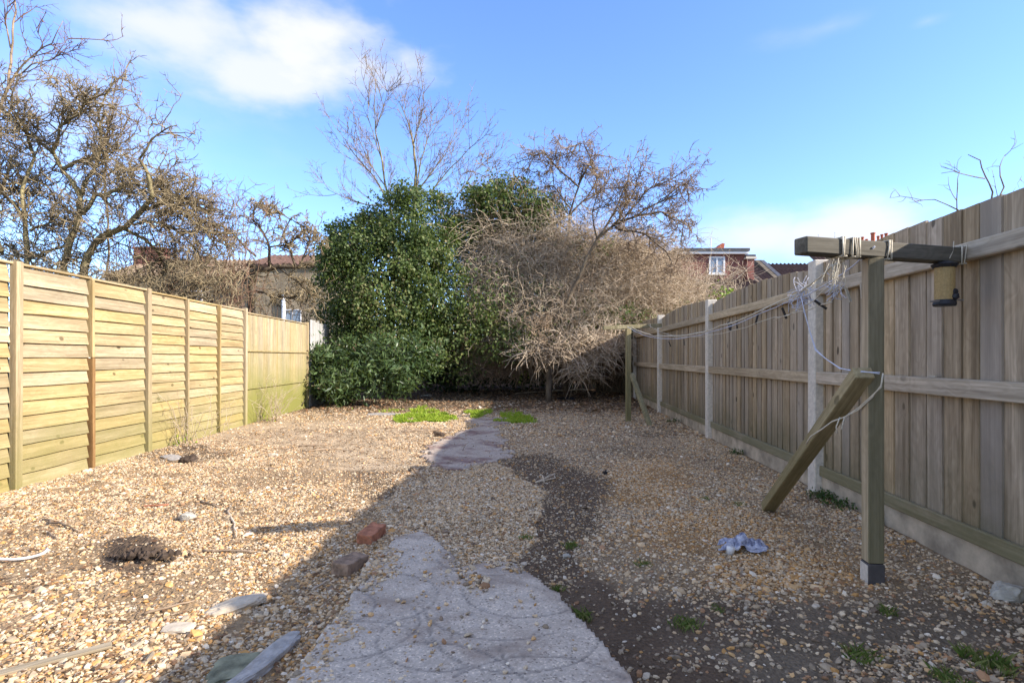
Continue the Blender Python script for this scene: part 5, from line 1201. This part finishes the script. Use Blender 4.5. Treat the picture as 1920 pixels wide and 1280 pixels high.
def houses():
    # left: yellow brick terrace seen through the twigs
    Zl = 30; xw = lambda px, Z: (px-960)/F*Z; zw = lambda py, Z: CH+(HY-py)/F*Z
    h = empty('brick_terrace_house', (xw(520, Zl), Zl, 0), 'yellow stock brick house with orange chimney pots seen between the apple tree and the ivy', 'house'); ox, oy = h.location.x, Zl
    X0, X1 = xw(468, Zl)-ox, xw(640, Zl)-ox; zt = zw(498, Zl)
    MB().box(X0, X1, 0, 7, -.1, zt).build('wall', M['yel_brick'], h)
    roof_slope(h, X0-.2, X1+.2, -.2, zt+.02, 3.4, zt+1.15, M['tile'], .33)
    chimney(h, xw(583, Zl)-ox, 2.4, zt+.3, zw(487, Zl+2.4), .8, .6, 2); chimney(h, xw(612, Zl)-ox, 2.4, zt+.3, zw(482, Zl+2.4), .9, .6, 3)
    window(h, xw(532, Zl)-ox, xw(565, Zl)-ox, -.003, zw(612, Zl), zw(580, Zl), 1, .045)
    MB().tube([(xw(533, Zl)-ox, -.1, 0), (xw(533, Zl)-ox, -.1, zw(552, Zl))], .11, 8).build('drainpipe', M['frame_white'], h)
    h = empty('brown_roofed_house', (xw(330, 34), 34, 0), 'house with brown tiled roof and red chimney half hidden behind the twiggy shrubs', 'house'); ox = h.location.x
    X0, X1 = xw(200, 34)-ox, xw(466, 34)-ox; zt = zw(520, 34)
    MB().box(X0, X1, 0, 7, -.1, zt).build('wall', M['yel_brick'], h); roof_slope(h, X0-.2, X1, -.2, zt+.02, 4, zw(488, 38), M['tile_pale'], .33)
    window(h, xw(350, 34)-ox, xw(380, 34)-ox, -.003, zw(575, 34), zw(545, 34), 1)
    chimney(h, xw(285, 37)-ox, 3, zt+.3, zw(468, 37), 2.0, .7, 0); chimney(h, xw(382, 37)-ox, 3, zt+.3, zw(484, 37), 1.0, .6, 0, M['render'])
    # middle roof behind the brambles
    h = empty('tan_roofed_house', (xw(1140, 34), 34, 0), 'house showing only a weathered tan roof behind the bramble thicket', 'house'); ox = h.location.x
    X0, X1 = xw(1040, 34)-ox, xw(1234, 34)-ox; MB().box(X0, X1, 0, 7, -.1, zw(500, 34)).build('wall', M['yel_brick'], h)
    roof_slope(h, X0-.1, X1+.1, -.2, zw(500, 34), 3.6, zw(455, 37.6), M['tile_pale'], .33)
    # red dormer house
    Z = 33; h = empty('red_brick_house', (xw(1340, Z), Z, 0), 'red brick house with flat-roofed dormer and white window above the right fence', 'house'); ox = h.location.x
    a, b = xw(1272, Z)-ox, xw(1397, Z)-ox
    MB().box(a, b, 0, 5, -.1, zw(477, Z)).build('wall', M['red_brick'], h)
    MB().box(a-.15, b+.12, -.25, 5.1, zw(477, Z)+.003, zw(472, Z)).build('white_fascia', M['frame_white'], h)
    MB().box(a-.2, b+.16, -.32, 5.2, zw(472, Z)+.003, zw(467, Z)).build('flat_roof', M['slate'], h)
    window(h, xw(1329, Z)-ox, xw(1359, Z)-ox, -.003, zw(514, Z), zw(481, Z), 1, .10)
    MB().prism([(0, zw(530, Z)), (0, zw(467, Z)), (.0, zw(467, Z)), (-1.9, zw(480, Z)), (-1.9, zw(530, Z))], 0.3, 4.8).build('side_wall', M['red_brick'], h, (a-.003, 0, 0))
    mb = MB(); mb.tube([(a, .1, zw(466, Z)), (a-1.25, .1, zw(481, Z)), (a-2.2, .1, zw(474, Z))], .10, 6); mb.build('verge_trim', M['slate'], h)
    MB().box(b+.003, b+.42, -.28, .6, -.1, zw(487, Z)).build('parapet_pier', M['red_brick'], h); MB().box(b-.08, b+.55, -.36, .7, zw(487, Z)+.003, zw(483, Z)).build('pier_cap', M['conc_post'], h); MB().box(b-.02, b+.5, -.33, .66, zw(483, Z)+.003, zw(479, Z)).build('pier_slate', M['slate'], h)
    c0, c1, c2 = xw(1352, Z)-ox, xw(1359, Z)-ox, xw(1372, Z)-ox
    MB().prism([(c1, zw(467, Z)), (c2-.06, zw(467, Z)), (c2+.05, zw(449, Z)), (c2-.1, zw(448, Z)), (c1, zw(457, Z))], 1.2, 2.0).build('chimney', M['pot'], h)
    MB().prism([(c0, zw(467, Z)), (c1-.05, zw(467, Z)), (c1-.05, zw(456, Z)), (c0, zw(457, Z))], 1.3, 1.9).build('chimney', M['tile'], h)
    aerial(h, xw(1358, Z)-ox, 2.2, zw(466, Z), zw(432, Z))
    roof_slope(h, a+.6, b+.3, -3.2, zw(556, Z), -.3, zw(526, Z), M['tile'], .33, 'lean_to_roof')
    # row of roofs further right
    Z = 36; h = empty('pantiled_house', (xw(1460, Z), Z, 0), 'terrace house with dark ribbed pantile roof and a raised party wall behind the right fence', 'house'); ox = h.location.x
    a, b = xw(1404, Z)-ox, xw(1700, Z)-ox; MB().box(a, b, 3, 9, -.1, zw(545, Z)).build('wall', M['red_brick'], h)
    c = xw(1447, Z)-ox
    roof_slope(h, a, c+.6, 0, zw(552, Z), 6, zw(495, Z+6), M['tile_pale'], .42, 'roof'); roof_slope(h, c+.603, b, 0, zw(552, Z), 6, zw(495, Z+6), M['tile'], .30, 'roof')
    for (px, mm) in ((1489, 'render'), (1500, 'slate')):
        x = xw(px, Z)-ox; MB().prism([(-.1, zw(556, Z)), (5.8, zw(488, Z+5.8)), (6.3, zw(486, Z+6)), (6.6, zw(492, Z+6)), (6.6, zw(556, Z)+.2)], x, x+.32, 'x').build('party_wall', M[mm], h)
    # chimney row
    Z = 44; h = empty('chimney_terrace', (xw(1640, Z), Z, 0), 'distant terrace with a row of red chimney pots behind the near crossbeam', 'house'); ox = h.location.x
    MB().box(xw(1560, Z)-ox, xw(1800, Z)-ox, 0, 7, -.1, zw(520, Z)).build('wall', M['red_brick'], h); roof_slope(h, xw(1560, Z)-ox, xw(1800, Z)-ox, -.2, zw(520, Z)+.02, 3.5, zw(476, Z+3.5), M['tile'], .33)
    MB().box(xw(1592, Z)-ox, xw(1672, Z)-ox, 2.8, 3.8, zw(500, Z), zw(454, Z+3)).build('chimney_stack', M['red_brick'], h)
    for k, (px, py, w) in enumerate(((1599, 449, 5), (1607, 447, 5), (1614, 445, 5), (1621, 443, 6), (1629, 447, 5), (1641, 435, 8), (1651, 441, 5), (1658, 438, 5), (1666, 436, 6))):
        x = xw(px, Z+3)-ox; r = w/F*Z*.55; z1 = zw(py, Z+3); z0 = zw(454, Z+3)
        MB().tube([(x, 3.3, z0+.002), (x, 3.3, z1-.12), (x, 3.3, z1-.1), (x, 3.3, z1)], [r*.85, r*.8, r*1.05, r*1.05], 8).build('chimney_pot', M['pot'], h)
    aerial(h, xw(1611, Z)-ox, 3.3, zw(460, Z+3), zw(434, Z+3)); aerial(h, xw(1578, Z)-ox, 3.3, zw(480, Z+3), zw(438, Z+3))
    # neighbour's extension behind the camera, whose shadow reaches the bottom of the picture
    h = empty('neighbour_extension', (3.25, -.1, 0), 'brick extension of the neighbouring house behind the camera to the right', 'house')
    MB().box(0, 4, -5, .1, -.1, 2.9).build('wall', M['yel_brick'], h); MB().box(-.08, 4.1, -5.1, .18, 2.903, 3.02).build('flat_roof', M['slate'], h)
houses()
